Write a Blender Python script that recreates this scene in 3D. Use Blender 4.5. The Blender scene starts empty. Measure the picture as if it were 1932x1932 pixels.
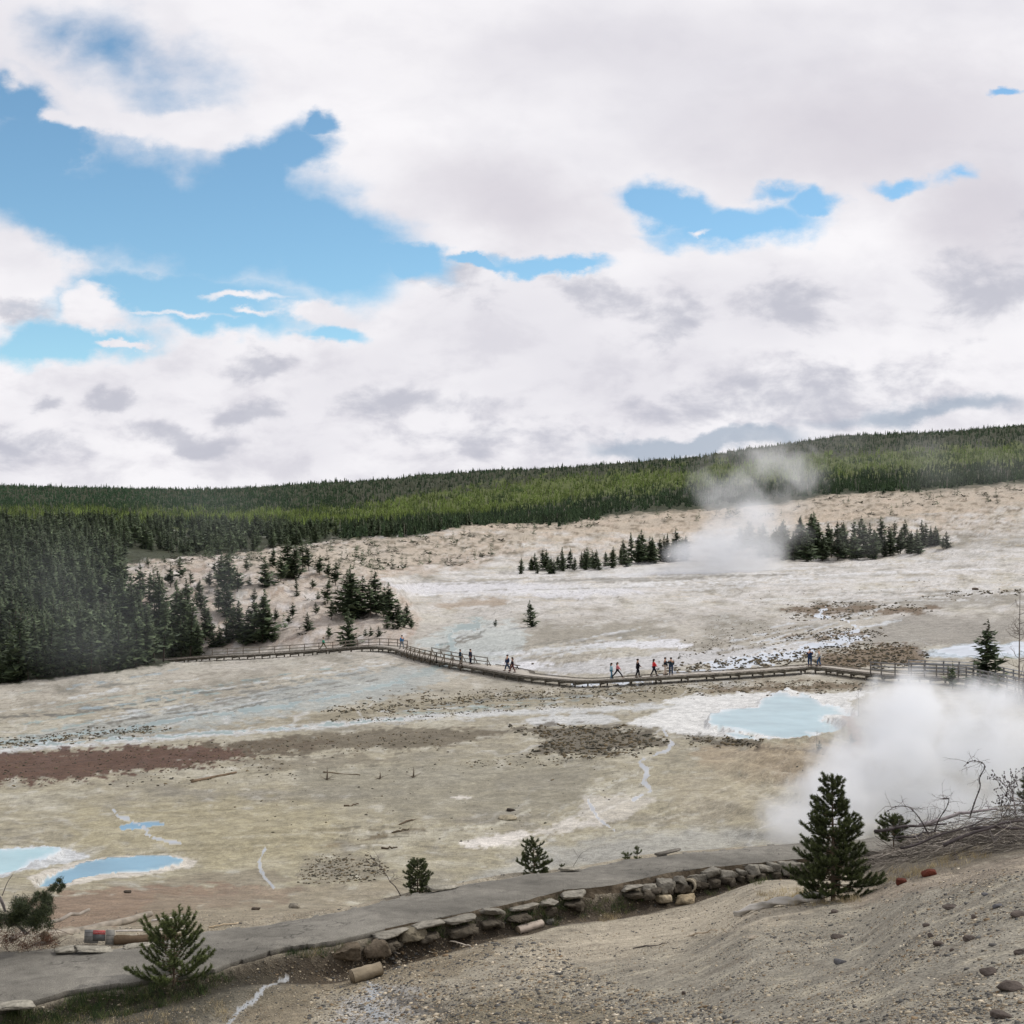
import bpy, math, random
import numpy as np
from mathutils import Vector, Matrix
PI = math.pi
F = 2760.0          # focal length in the units of the 1932-wide frame (80 mm on 56 mm film)
HZ = 966.0
sc = bpy.context.scene
C = sc.collection
rng = np.random.default_rng(7)
random.seed(7)

def lin(r, g, b):
    f = lambda c: ((c/255.0+0.055)/1.055)**2.4 if c > 10 else c/255.0/12.92
    return np.array([f(r), f(g), f(b)])

# ------------------------------------------------------------------ numpy noise
_perm = np.random.default_rng(3).permutation(4096)
def _h(ix, iy):
    return _perm[(_perm[ix & 4095] + iy) & 4095]
def pnoise(x, y):
    x = np.asarray(x, float); y = np.asarray(y, float)
    ix = np.floor(x).astype(np.int64); iy = np.floor(y).astype(np.int64)
    fx = x-ix; fy = y-iy
    def g(h, dx, dy):
        a = h*(2*PI/4096.0)*7.0
        return np.cos(a)*dx + np.sin(a)*dy
    u = fx*fx*fx*(fx*(fx*6-15)+10); v = fy*fy*fy*(fy*(fy*6-15)+10)
    n00 = g(_h(ix, iy), fx, fy); n10 = g(_h(ix+1, iy), fx-1, fy)
    n01 = g(_h(ix, iy+1), fx, fy-1); n11 = g(_h(ix+1, iy+1), fx-1, fy-1)
    return (n00*(1-u)+n10*u)*(1-v) + (n01*(1-u)+n11*u)*v
def fbm(x, y, o=4):
    s = 0; a = 1.0
    for k in range(o):
        s = s + a*pnoise(x*2**k+17.3*k, y*2**k-9.1*k); a *= 0.5
    return s
def sstep(a, b, x):
    t = np.clip((x-a)/(b-a), 0, 1); return t*t*(3-2*t)

# ------------------------------------------------------------------ mesh helpers
def mesh_np(name, v, faces, mat=None, parent=None, col=None, smooth=False, shared=None):
    """v (N,3); faces (M,3) or (M,4); col (N,3|4) point colours"""
    me = bpy.data.meshes.new(name)
    v = np.asarray(v, np.float32); faces = np.asarray(faces, np.int32)
    k = faces.shape[1]
    me.vertices.add(len(v)); me.vertices.foreach_set('co', v.ravel())
    me.loops.add(faces.size); me.loops.foreach_set('vertex_index', faces.ravel())
    me.polygons.add(len(faces)); me.polygons.foreach_set('loop_start', np.arange(0, faces.size, k, dtype=np.int32))
    if smooth: me.polygons.foreach_set('use_smooth', np.ones(len(faces), bool))
    if col is not None:
        col = np.asarray(col, np.float32)
        if col.shape[1] == 3: col = np.concatenate([col, np.ones((len(col), 1), np.float32)], 1)
        at = me.color_attributes.new('Col', 'FLOAT_COLOR', 'POINT'); at.data.foreach_set('color', col.ravel())
    me.update(calc_edges=True)
    if mat is not None: me.materials.append(mat)
    return link(name, me, parent)
def link(name, me, parent=None):
    o = bpy.data.objects.new(name, me); C.objects.link(o)
    if parent is not None: o.parent = parent
    return o
def empty(name, loc=(0, 0, 0), rz=0.0):
    o = bpy.data.objects.new(name, None); C.objects.link(o)
    o.location = loc; o.rotation_euler = (0, 0, rz); o.empty_display_size = 0.2
    return o
def tag(o, label=None, cat=None, group=None, kind=None):
    if label: o['label'] = label
    if cat: o['category'] = cat
    if group: o['group'] = group
    if kind: o['kind'] = kind
    return o
class MB:
    def __init__(s): s.v = []; s.f = []; s.c = []; s.n = 0
    def add(s, v, f, c=None):
        v = np.asarray(v, float); f = np.asarray(f, np.int64)
        if f.shape[1] == 4: f = np.concatenate([f[:, [0, 1, 2]], f[:, [0, 2, 3]]])
        s.v.append(v); s.f.append(f+s.n); s.n += len(v)
        cc = np.ones((len(v), 3)) if c is None else np.broadcast_to(np.asarray(c, float), (len(v), 3))
        s.c.append(cc)
    def box(s, c, d, rz=0.0, ax=None, col=None):
        v = np.array([[x, y, z] for z in (-.5, .5) for y in (-.5, .5) for x in (-.5, .5)])*np.array(d)
        if ax is not None: v = v@np.array(ax)
        elif rz:
            ca, sa = math.cos(rz), math.sin(rz); v = v@np.array([[ca, sa, 0], [-sa, ca, 0], [0, 0, 1]])
        f = [[0, 2, 3, 1], [4, 5, 7, 6], [0, 1, 5, 4], [2, 6, 7, 3], [0, 4, 6, 2], [1, 3, 7, 5]]
        s.add(v+np.array(c), f, col)
    def bar(s, a, b, w, h=None, col=None):
        a = np.array(a, float); b = np.array(b, float); d = b-a; L = np.linalg.norm(d); t = d/max(L, 1e-9)
        up = np.array([0, 0, 1.0]) if abs(t[2]) < .9 else np.array([1.0, 0, 0])
        sx = np.cross(up, t); sx /= np.linalg.norm(sx); sz = np.cross(t, sx)
        s.box((a+b)/2, (L, w, h or w), ax=np.array([t, sx, sz]), col=col)
    def tube(s, pts, rad, n=6, col=None, cap=True, lobes=0.0, twist=0.0, rough=0.0, seed=0):
        pts = np.asarray(pts, float); m = len(pts); rad = np.broadcast_to(np.asarray(rad, float), (m,))
        t = np.gradient(pts, axis=0); t /= np.maximum(np.linalg.norm(t, axis=1)[:, None], 1e-9)
        ref = np.array([0, 0, 1.0]) if abs(t[0][2]) < .9 else np.array([1.0, 0, 0])
        r = np.random.default_rng(seed)
        V = []
        for i in range(m):
            sx = np.cross(ref, t[i]); sx /= np.linalg.norm(sx)+1e-9; sy = np.cross(t[i], sx); ref = -np.cross(sx, t[i]) if False else ref
            a = np.arange(n)*2*PI/n + twist*i
            rr = rad[i]*(1+lobes*np.cos(3*np.arange(n)*2*PI/n))*(1+rough*(r.random(n)-.5))
            V.append(pts[i]+np.outer(np.cos(a)*rr, sx)+np.outer(np.sin(a)*rr, sy))
        V = np.concatenate(V)
        i = np.arange(m-1)[:, None]*n; j = np.arange(n)[None, :]; jn = (j+1) % n
        f = np.stack([i+j, i+jn, i+n+jn, i+n+j], -1).reshape(-1, 4)
        f = np.concatenate([f[:, [0, 1, 2]], f[:, [0, 2, 3]]])
        if cap:
            V = np.concatenate([V, pts[:1], pts[-1:]])
            k0 = m*n; jj = np.arange(n)
            f = np.concatenate([f, np.stack([jj*0+k0, (jj+1) % n, jj], -1), np.stack([jj*0+k0+1, (m-1)*n+jj, (m-1)*n+(jj+1) % n], -1)])
        s.add(V, f, col)
    def ell(s, c, r, n=8, m=6, col=None):
        V = [[0, 0, 1]]; 
        for i in range(1, m):
            th = PI*i/m
            for j in range(n):
                V.append([math.sin(th)*math.cos(2*PI*j/n), math.sin(th)*math.sin(2*PI*j/n), math.cos(th)])
        V.append([0, 0, -1]); f = []
        for j in range(n): f.append([0, 1+j, 1+(j+1) % n])
        for i in range(m-2):
            for j in range(n):
                a = 1+i*n+j; b = 1+i*n+(j+1) % n
                f.append([a, a+n, b+n]); f.append([a, b+n, b])
        k = len(V)-1
        for j in range(n): f.append([k, 1+(m-2)*n+(j+1) % n, 1+(m-2)*n+j])
        s.add(np.array(V)*np.array(r)+np.array(c), f, col)
    def arr(s): return np.concatenate(s.v), np.concatenate(s.f), np.concatenate(s.c)
    def build(s, name, mat, parent=None, smooth=False, off=None):
        v, f, c = s.arr()
        if off is not None: v = v-np.array(off)
        return mesh_np(name, v, f, mat, parent, c, smooth)

def rock_arr(seed, dims=(1, 1, 1), blocky=.5, n=4):
    """an angular stone: a cube sheet pushed between sphere and box, then cut by random planes"""
    r = np.random.default_rng(seed)
    g = np.linspace(-1, 1, n+1); V = []; Fc = []; idx = {}
    def vid(p):
        k = tuple(np.round(p, 5))
        if k not in idx: idx[k] = len(V); V.append(p)
        return idx[k]
    for ax in range(3):
        for sg in (-1, 1):
            for i in range(n):
                for j in range(n):
                    q = []
                    for (di, dj) in ((0, 0), (1, 0), (1, 1), (0, 1)):
                        p = [0, 0, 0]; p[ax] = sg; p[(ax+1) % 3] = g[i+di]; p[(ax+2) % 3] = g[j+dj]; q.append(vid(p))
                    Fc.append(q if sg > 0 else q[::-1])
    V = np.array(V, float)
    nb = V/np.linalg.norm(V, axis=1)[:, None]
    V = nb*(1-blocky)+V*blocky*0.92
    for k in range(7):
        d = r.normal(size=3); d /= np.linalg.norm(d); h = r.uniform(.62, .95)
        t = V@d; V = V-np.outer(np.maximum(t-h, 0), d)
    V = V+r.normal(size=V.shape)*0.03
    return V*np.array(dims)*.5, np.array(Fc)

# ------------------------------------------------------------------ materials
def mat(name, col=None, rough=.9, attr=True, spec=.2, noise=None, bump=None, objrand=0.0, metal=0.0, trans=0.0):
    m = bpy.data.materials.new(name); m.use_nodes = True; nt = m.node_tree; b = nt.nodes['Principled BSDF']
    b.inputs['Roughness'].default_value = rough; b.inputs['Specular IOR Level'].default_value = spec; b.inputs['Metallic'].default_value = metal
    N = lambda t: nt.nodes.new(t); L = nt.links.new
    base = N('ShaderNodeRGB'); c = (1, 1, 1) if col is None else tuple(col); base.outputs[0].default_value = (*c, 1)
    cur = base.outputs[0]
    if attr:
        a = N('ShaderNodeAttribute'); a.attribute_name = 'Col'
        mx = N('ShaderNodeMix'); mx.data_type = 'RGBA'; mx.blend_type = 'MULTIPLY'; mx.inputs[0].default_value = 1
        L(cur, mx.inputs[6]); L(a.outputs['Color'], mx.inputs[7]); cur = mx.outputs[2]
    geo = N('ShaderNodeTexCoord')
    if noise:
        scl, lo, hi = noise[:3]
        no = N('ShaderNodeTexNoise'); no.inputs['Scale'].default_value = scl; no.inputs['Detail'].default_value = 6
        if len(noise) > 3:
            mp = N('ShaderNodeMapping'); mp.inputs['Scale'].default_value = noise[3]; L(geo.outputs['Object'], mp.inputs[0]); L(mp.outputs[0], no.inputs['Vector'])
        else: L(geo.outputs['Object'], no.inputs['Vector'])
        mr = N('ShaderNodeMapRange'); mr.inputs[1].default_value = .3; mr.inputs[2].default_value = .7; mr.inputs[3].default_value = lo; mr.inputs[4].default_value = hi
        L(no.outputs[0], mr.inputs[0])
        mx = N('ShaderNodeMix'); mx.data_type = 'RGBA'; mx.blend_type = 'MULTIPLY'; mx.inputs[0].default_value = 1
        L(cur, mx.inputs[6]); L(mr.outputs[0], mx.inputs[7]); cur = mx.outputs[2]
    if objrand:
        oi = N('ShaderNodeObjectInfo'); mr = N('ShaderNodeMapRange'); mr.inputs[3].default_value = 1-objrand; mr.inputs[4].default_value = 1+objrand
        L(oi.outputs['Random'], mr.inputs[0])
        mx = N('ShaderNodeMix'); mx.data_type = 'RGBA'; mx.blend_type = 'MULTIPLY'; mx.inputs[0].default_value = 1
        L(cur, mx.inputs[6]); L(mr.outputs[0], mx.inputs[7]); cur = mx.outputs[2]
    L(cur, b.inputs['Base Color'])
    if bump:
        no = N('ShaderNodeTexNoise'); no.inputs['Scale'].default_value = bump[0]; no.inputs['Detail'].default_value = 5
        L(geo.outputs['Object'], no.inputs['Vector'])
        bp = N('ShaderNodeBump'); bp.inputs['Strength'].default_value = 1; bp.inputs['Distance'].default_value = bump[1]
        L(no.outputs[0], bp.inputs['Height']); L(bp.outputs[0], b.inputs['Normal'])
    return m
M = {}
M['needles'] = mat('pine needles', (1, 1, 1), .75, spec=.25, objrand=.22)
M['bark'] = mat('bark', (1, 1, 1), .95, spec=.1, noise=(14, .6, 1.25, (1, 1, .3)), objrand=.15)
M['deadwood'] = mat('weathered wood', (1, 1, 1), .85, spec=.15, noise=(9, .55, 1.3, (1, 1, 1)), bump=(30, .01))
M['plank'] = mat('grey boardwalk timber', (1, 1, 1), .85, spec=.2, noise=(3, .7, 1.2))
M['stone'] = mat('rough stone', (1, 1, 1), .95, spec=.15, noise=(6, .62, 1.3), bump=(14, .05))
M['pebble'] = mat('gravel stone', (1, 1, 1), .95, spec=.15)
M['plant'] = mat('plant', (1, 1, 1), .8, spec=.2)
M['cloth'] = mat('cloth', (1, 1, 1), .9, spec=.1, noise=(8, .85, 1.1))
M['skin'] = mat('skin', (1, 1, 1), .6, spec=.3)
M['paint'] = mat('sign paint', (1, 1, 1), .6, spec=.3, noise=(20, .8, 1.1))

# ------------------------------------------------------------------ terrain profiles
# per bearing: (distance, frame row or height).  rows are > 500, heights < 100
S0 = [(2, -1.7), (3, -1.95), (6, -2.9), (10, -4.2), (15, -5.9), (20, -7.5), (24.3, -8.75)]
HL = [(1500, 921), (1700, 926), (2300, 975)]
K = {
 0: S0+[(28.5, -8.6), (31, -9.0), (38, -10.8), (48, -13), (56, -14.6), (66, -16), (80, -16.9), (100, -17.8), (130, -19.2), (165, -21.5), (192, 1292), (215, 1250), (260, 1170), (340, 1080), (450, 1020), (600, 990), (800, 975), (1100, 950)]+HL,
 200: S0+[(29, -8.6), (31.5, -9), (38, -10.8), (48, -13), (56, -14.5), (65, -16), (80, -16.8), (100, -17.6), (130, -18.8), (165, -20.7), (195, 1270), (215, 1240), (255, 1150), (310, 1080), (400, 1040), (500, 1010), (700, 985), (1000, 955), (1500, 926), (1700, 930), (2300, 975)],
 400: S0+[(30, -8.6), (33, -9.3), (45, -12.2), (54, -14.4), (66, -16), (80, -16.6), (100, -17.2), (130, -18.2), (175, -20.2), (205, 1258), (224, 1248), (240, 1215), (262, 1140), (300, 1066), (340, 1062), (420, 1048), (520, 1010), (800, 980), (1100, 950), (1500, 928), (1700, 932), (2300, 975)],
 640: [(2, -1.7), (3, -1.95), (10, -4.2), (18, -6.7), (24.5, 1932), (28, 1850), (29.6, 1806), (31.3, -8.6), (34, -9.3), (44, -12), (52, -14.2), (58, -15.2), (68, -16), (82, -16.5), (100, -16.9), (130, -17.6), (175, -19), (205, 1238), (215, 1236), (240, 1185), (275, 1115), (310, 1072), (380, 1050), (450, 1032), (520, 1018), (600, 1004), (800, 982), (1100, 945), (1400, 914), (1600, 918), (2300, 975)],
 730: [(2, -1.7), (3, -1.95), (10, -4.2), (17, -6.4), (23.5, 1932), (27.5, 1850), (30, 1800), (32, -8.6), (34.5, -9.2), (44, -12), (52, -14.3), (60, -15.5), (68, -16), (82, -16.5), (100, -16.9), (130, -17.5), (175, -19), (200, 1234), (230, 1190), (260, 1145), (285, 1102), (310, 1090), (350, 1085), (400, 1065), (450, 1040), (520, 1012), (600, 1002), (800, 980), (1100, 943), (1400, 909), (1600, 913), (2300, 975)],
 800: [(2, -1.7), (3, -1.95), (10, -4.1), (16, -5.9), (22.5, 1932), (26.5, 1850), (30.3, 1785), (33, -8.6), (35, -9.1), (43, -11.8), (51, -14.4), (60, -15.7), (68, -16), (82, -16.4), (100, -16.8), (130, -17.4), (175, -18.9), (190, 1247), (230, 1196), (260, 1174), (300, 1138), (350, 1102), (400, 1074), (450, 1050), (520, 1008), (600, 994), (800, 976), (1100, 938), (1400, 900), (1600, 905), (2300, 972)],
 970: [(2, -1.7), (3, -1.9), (8, -3.3), (14, -5.0), (20.5, 1932), (25, 1840), (29, 1782), (31.3, 1752), (34.5, -8.6), (36, -9), (42, -11.5), (50, -14.5), (60, -15.8), (68, -16), (82, -16.4), (100, -16.7), (130, -17.2), (168, 1275), (200, 1212), (230, 1184), (280, 1145), (330, 1112), (400, 1082), (450, 1062), (500, 1035), (560, 1002), (700, 985), (1000, 945), (1400, 891), (1600, 896), (2300, 970)],
 1290: [(2, -1.7), (3, -1.85), (8, -3.1), (16, 1932), (22, 1830), (28, 1757), (34, 1697), (36.8, -8.6), (38.5, -9.3), (45, -12.5), (52, -14.3), (60, -15.0), (66, -15.3), (80, -15.7), (100, -16.1), (125, -16.4), (151, 1285), (185, 1230), (230, 1180), (290, 1130), (350, 1098), (420, 1072), (480, 1050), (560, 1003), (620, 976), (800, 955), (1100, 905), (1400, 869), (1600, 876), (2300, 960)],
 1450: [(2, -1.7), (3, -1.8), (7, -2.7), (13.5, 1932), (18, 1830), (23, 1740), (28, 1690), (33, 1662), (35.2, 1656), (37.5, -8.6), (39, -9.4), (45, -12.2), (52, -13.7), (60, -14.3), (66, -14.8), (80, -15.3), (105, -15.8), (125, -16.1), (155, 1277), (190, 1215), (240, 1165), (300, 1120), (370, 1085), (450, 1060), (520, 1025), (560, 992), (620, 964), (800, 944), (1100, 890), (1400, 847), (1600, 852), (2300, 950)],
 1600: [(2, -1.7), (3, -1.8), (6, -2.4), (11.5, 1932), (16, 1830), (21, 1745), (24.5, 1700), (27, 1690), (31, 1670), (35, 1640), (38, -8.7), (40, -9.6), (50, -12.7), (60, -13.7), (75, -14.6), (100, -15.3), (120, -15.6), (150, 1277), (190, 1210), (240, 1155), (300, 1110), (370, 1080), (450, 1058), (520, 1010), (580, 967), (640, 940), (800, 920), (1100, 868), (1400, 827), (1600, 832), (2300, 940)],
 1750: [(2, -1.7), (3, -1.8), (6, -2.4), (10, 1932), (14, 1790), (18, 1690), (19.5, 1666), (21.5, 1672), (24, 1645), (28, 1612), (34, 1577), (40, -8.9), (50, -12.0), (60, -13.3), (75, -14.2), (100, -14.9), (140, 1288), (180, 1215), (240, 1145), (300, 1100), (370, 1072), (450, 1042), (520, 995), (580, 957), (650, 934), (800, 912), (1100, 862), (1400, 821), (1600, 827), (2300, 940)],
 1932: [(2, -1.7), (3, -1.8), (5, -2.25), (9.5, 1932), (13.5, 1740), (18, 1613), (20, 1630), (24, 1606), (30, 1575), (40, -8.7), (50, -11.6), (60, -12.8), (75, -13.5), (100, -14.3), (122, 1324), (150, 1262), (190, 1195), (240, 1130), (300, 1085), (380, 1045), (450, 1010), (520, 965), (600, 932), (680, 915), (800, 895), (1100, 848), (1400, 808), (1600, 814), (2300, 940)],
}
def pchip(x, y, xq):
    x = np.asarray(x, float); y = np.asarray(y, float); h = np.diff(x); d = np.diff(y)/h
    m = np.zeros_like(y); m[0] = d[0]; m[-1] = d[-1]
    for i in range(1, len(y)-1):
        if d[i-1]*d[i] > 0:
            w1 = 2*h[i]+h[i-1]; w2 = h[i]+2*h[i-1]; m[i] = (w1+w2)/(w1/d[i-1]+w2/d[i])
    k = np.clip(np.searchsorted(x, xq)-1, 0, len(h)-1); t = (xq-x[k])/h[k]
    t = np.clip(t, 0, 1)
    return (1+2*t)*(1-t)**2*y[k]+t*(1-t)**2*h[k]*m[k]+t*t*(3-2*t)*y[k+1]+t*t*(t-1)*h[k]*m[k+1]
NY, NYmin, NYmax = 1250, 2.2, 2290.0
YS = np.exp(np.linspace(math.log(NYmin), math.log(NYmax), NY))
kx = sorted(K); prof = []
for px in kx:
    Yk = [a for a, _ in K[px]]; zk = [(b if b < 100 else -(b-HZ)*a/F) for a, b in K[px]]
    prof.append(pchip(np.log(Yk), zk, np.log(YS)))
prof = np.array(prof)                        # bearings x rows
KX = np.array([-2500.0]+[float(k) for k in kx]+[4500.0]); prof = np.concatenate([prof[:1], prof, prof[-1:]])
UF = np.linspace(-.368, .368, 900)
UC = .368+np.cumsum(np.linspace(.004, .03, 55))
US = np.concatenate([-UC[::-1], UF, UC])
YO = 6.0
Xg = US[None, :]*(YS[:, None]+YO); Yg = np.repeat(YS[:, None], len(US), 1)
PXg = HZ+F*Xg/Yg
# interpolate each row over bearing (smooth between the key bearings)
Zg = np.empty_like(Xg)
for r in range(NY):
    p = np.clip(PXg[r], KX[0], KX[-1]); i = np.clip(np.searchsorted(KX, p)-1, 0, len(KX)-2)
    t = (p-KX[i])/(KX[i+1]-KX[i]); y = prof[:, r]
    m = np.gradient(y, KX)
    h = KX[i+1]-KX[i]
    Zg[r] = (1+2*t)*(1-t)**2*y[i]+t*(1-t)**2*h*m[i]*.6+t*t*(3-2*t)*y[i+1]+t*t*(t-1)*h*m[i+1]*.6
def P(px, py, Y):  return np.array([(px-HZ)/F*Y, Y, -(py-HZ)/F*Y])

# the asphalt footpath
PZ = -8.5
far_e = [(-260, 1830), (0, 1795), (90, 1786), (200, 1788), (300, 1774), (393, 1754), (536, 1736), (637, 1718), (780, 1684), (873, 1667), (934, 1656), (1031, 1643), (1102, 1634), (1227, 1613), (1313, 1605), (1384, 1599), (1499, 1587), (1600, 1581), (1760, 1570), (2050, 1556)]
near_e = [(-260, 1960), (0, 1899), (118, 1868), (157, 1859), (257, 1848), (407, 1823), (432, 1809), (529, 1784), (608, 1773), (637, 1770), (770, 1738), (816, 1732), (923, 1709), (995, 1695), (1063, 1676), (1152, 1668), (1245, 1647), (1328, 1634), (1395, 1628), (1492, 1619), (1600, 1608), (1760, 1596), (2050, 1580)]
def on_path(pts):
    out = []
    for px, py in pts:
        Y = -PZ*F/(py-HZ); out.append(P(px, py, Y))
    return np.array(out)
def resample(p, n):
    d = np.concatenate([[0], np.cumsum(np.linalg.norm(np.diff(p, axis=0), axis=1))]); t = np.linspace(0, d[-1], n)
    return np.stack([np.interp(t, d, p[:, k]) for k in range(p.shape[1])], 1)
pf = on_path(far_e); pn = on_path(near_e)
xs = np.linspace(-14.5, 14.5, 420)
yf = np.interp(xs, pf[:, 0], pf[:, 1]); yn = np.interp(xs, pn[:, 0], pn[:, 1])
k5 = np.ones(9)/9
pad = lambda a: np.convolve(np.pad(a, 4, mode='edge'), k5, 'valid')
yfs = pad(yf); yns = pad(yn)
yf_at = lambda x: np.interp(x, xs, yfs); yn_at = lambda x: np.interp(x, xs, yns)
# boardwalk centre line (px, row, distance)
BW = [(250, 1247, 238), (330, 1243, 233), (390, 1238, 229), (500, 1233, 224), (610, 1225.5, 217), (690, 1219, 209), (730, 1220, 203), (757, 1224, 199), (800, 1237, 189), (860, 1250, 180), (920, 1260, 173), (980, 1271, 166), (1050, 1279, 159), (1110, 1283, 154), (1200, 1278, 152), (1300, 1272, 153), (1400, 1266, 155), (1500, 1259, 158), (1545, 1257, 157), (1600, 1263, 150), (1660, 1270, 144), (1700, 1273, 141), (1760, 1275, 138), (1830, 1280, 133), (1880, 1291, 127), (1940, 1306, 121), (2020, 1335, 112)]
bw = np.array([P(*a) for a in BW])
def cr(p, n):   # smooth curve through points
    out = []
    q = np.concatenate([[2*p[0]-p[1]], p, [2*p[-1]-p[-2]]])
    for i in range(1, len(q)-2):
        for t in np.linspace(0, 1, n, endpoint=False):
            out.append(.5*((2*q[i])+(-q[i-1]+q[i+1])*t+(2*q[i-1]-5*q[i]+4*q[i+1]-q[i+2])*t*t+(-q[i-1]+3*q[i]-3*q[i+1]+q[i+2])*t**3))
    out.append(p[-1]); return np.array(out)
bwc = resample(cr(bw, 10), 400)
# relief noise, growing with distance
D = Yg
nz = fbm(Xg/9, Yg/9, 4)*np.interp(D, [0, 20, 45, 70, 150, 260, 420, 600, 900, 1500], [.03, .05, .09, .22, .25, .5, .8, 1.5, 4, 6])
nz += fbm(Xg/1.3+9, Yg/1.3, 3)*np.interp(D, [0, 10, 30, 60, 200, 2000], [.02, .025, .04, .07, .08, .0])
knoll = sstep(225, 250, Yg)*sstep(820, 740, PXg)*sstep(420, 340, Yg)
nz += knoll*np.abs(fbm(Xg/14+3, Yg/22, 4))*2.2
rightbank = sstep(50, 60, Yg)*sstep(125, 100, Yg)*sstep(1250, 1480, PXg)
nz += rightbank*fbm(Xg/3.2+Yg/7, Yg/11, 4)*.9
Zg += nz
# bed of the path: flat, a ditch on the near side, a bank beyond
cs = .87
sf = (Yg-yf_at(Xg))*cs; sn = (yn_at(Xg)-Yg)*cs
inr = (np.abs(Xg) < 14.4)
w = np.where(sf > 0, sstep(1.6, .15, sf), np.where(sn > 0, sstep(.34, .02, sn), 1.0))*inr
Zg = Zg*(1-w)+(PZ-.16)*w
dd = np.where((sn > 0.2) & inr, np.exp(-((sn-.55)/.45)**2), 0)*sstep(2100, 1700, PXg)*sstep(-.2, .25, sn)
Zg -= .16*dd
# ground under the boardwalk
sel = (Yg > 95) & (Yg < 260)
pts2 = np.stack([Xg[sel], Yg[sel]], 1)
best = np.full(len(pts2), 1e9); bz = np.zeros(len(pts2))
for q in bwc[::3]:
    d2 = (pts2[:, 0]-q[0])**2+(pts2[:, 1]-q[1])**2
    mk = d2 < best; best[mk] = d2[mk]; bz[mk] = q[2]
best = np.sqrt(best); wb = sstep(14, 2.0, best)
Zg[sel] = Zg[sel]*(1-wb)+(bz-.75)*wb
bdist = np.full(Zg.shape, 1e9); bdist[sel] = best

LYS = np.log(YS)
def ground_z(x, y):
    x = np.asarray(x, float); y = np.clip(np.asarray(y, float), NYmin, NYmax*.999)
    fi = (np.log(y)-LYS[0])/(LYS[1]-LYS[0]); i = np.clip(fi.astype(int), 0, NY-2); ti = fi-i
    u = np.clip(x/(y+YO), US[0], US[-1]*.999); j = np.clip(np.searchsorted(US, u)-1, 0, len(US)-2); tj = (u-US[j])/(US[j+1]-US[j])
    return (Zg[i, j]*(1-ti)+Zg[i+1, j]*ti)*(1-tj)+(Zg[i, j+1]*(1-ti)+Zg[i+1, j+1]*ti)*tj
_yq = np.exp(np.linspace(math.log(5), math.log(2200), 5000))
def G(px, py, ymin=5.0, ymax=2200.0):
    """where the sight line through a frame point first meets the ground"""
    yq = _yq[(_yq >= ymin) & (_yq <= ymax)]
    x = (px-HZ)/F*yq; z = ground_z(x, yq); rz = -(py-HZ)/F*yq
    hit = np.nonzero(z >= rz)[0]
    if len(hit) == 0: k = int(np.argmax(z-rz))
    else: k = hit[0]
    return np.array([x[k], yq[k], z[k]])
# ------------------------------------------------------------------ colours laid on the ground (a fixed map of the basin)
def row_of(): return HZ-F*Zg/Yg
A = PXg
NA = fbm(A/46, row_of()/11, 5)         # streaky variation, like silt
NB = fbm(A/13+40, row_of()/4.2, 4)
NCn = fbm(Xg/2.1+7, Yg/2.1, 4)
ND = fbm(A/180+3, row_of()/40+8, 4)
class Zone: pass
def sd_poly(pts, ax, by):
    pts = np.array(pts, float); d = np.full(ax.shape, 1e18); s = np.ones(ax.shape)
    n = len(pts)
    for i in range(n):
        e = pts[i-1]-pts[i]; wx = ax-pts[i][0]; wy = by-pts[i][1]
        t = np.clip((wx*e[0]+wy*e[1])/max(e@e, 1e-9), 0, 1)
        bx = wx-e[0]*t; b2 = wy-e[1]*t; d = np.minimum(d, bx*bx+b2*b2)
        c1 = by >= pts[i][1]; c2 = by < pts[i-1][1]; c3 = e[0]*wy > e[1]*wx
        fl = (c1 & c2 & c3) | (~c1 & ~c2 & ~c3); s = np.where(fl, -s, s)
    return np.sqrt(d)*s
def sd_line(pts, ax, by, w0, w1=None):
    pts = np.array(pts, float); d = np.full(ax.shape, 1e18); n = len(pts)
    w1 = w0 if w1 is None else w1
    for i in range(n-1):
        e = pts[i+1]-pts[i]; wx = ax-pts[i][0]; wy = by-pts[i][1]
        t = np.clip((wx*e[0]+wy*e[1])/max(e@e, 1e-9), 0, 1)
        ww = w0+(w1-w0)*(i+t)/(n-1)
        d = np.minimum(d, np.hypot(wx-e[0]*t, wy-e[1]*t)-ww)
    return d
B = row_of()
COL = np.zeros(A.shape+(3,)); 
def zone(ylo, yhi): return (Yg >= ylo) & (Yg <= yhi)
BASIN = (46, 560); FORE = (5, 46)
def mask(kind, pts, soft=3, rough=5, fine=2, z=BASIN, w=None, w1=None):
    P_ = np.array(pts, float); m_ = (soft+rough+fine)*3+20+(w or 0)*2
    sel = zone(*z) & (A > P_[:, 0].min()-m_) & (A < P_[:, 0].max()+m_) & (B > P_[:, 1].min()-m_) & (B < P_[:, 1].max()+m_)
    out = np.zeros(A.shape)
    a = A[sel]; b = B[sel]
    d = sd_poly(pts, a, b) if kind == 'p' else sd_line(pts, a, b, w, w1)
    d = d+(NA[sel]*rough+NB[sel]*fine)*2.2
    out[sel] = 1-sstep(-soft, soft, d)
    return out
def paint(m, c, k=1.0):
    global COL
    mm = (m*k)[..., None]; COL = COL*(1-mm)+np.asarray(c)*mm
L_ = lin
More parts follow.
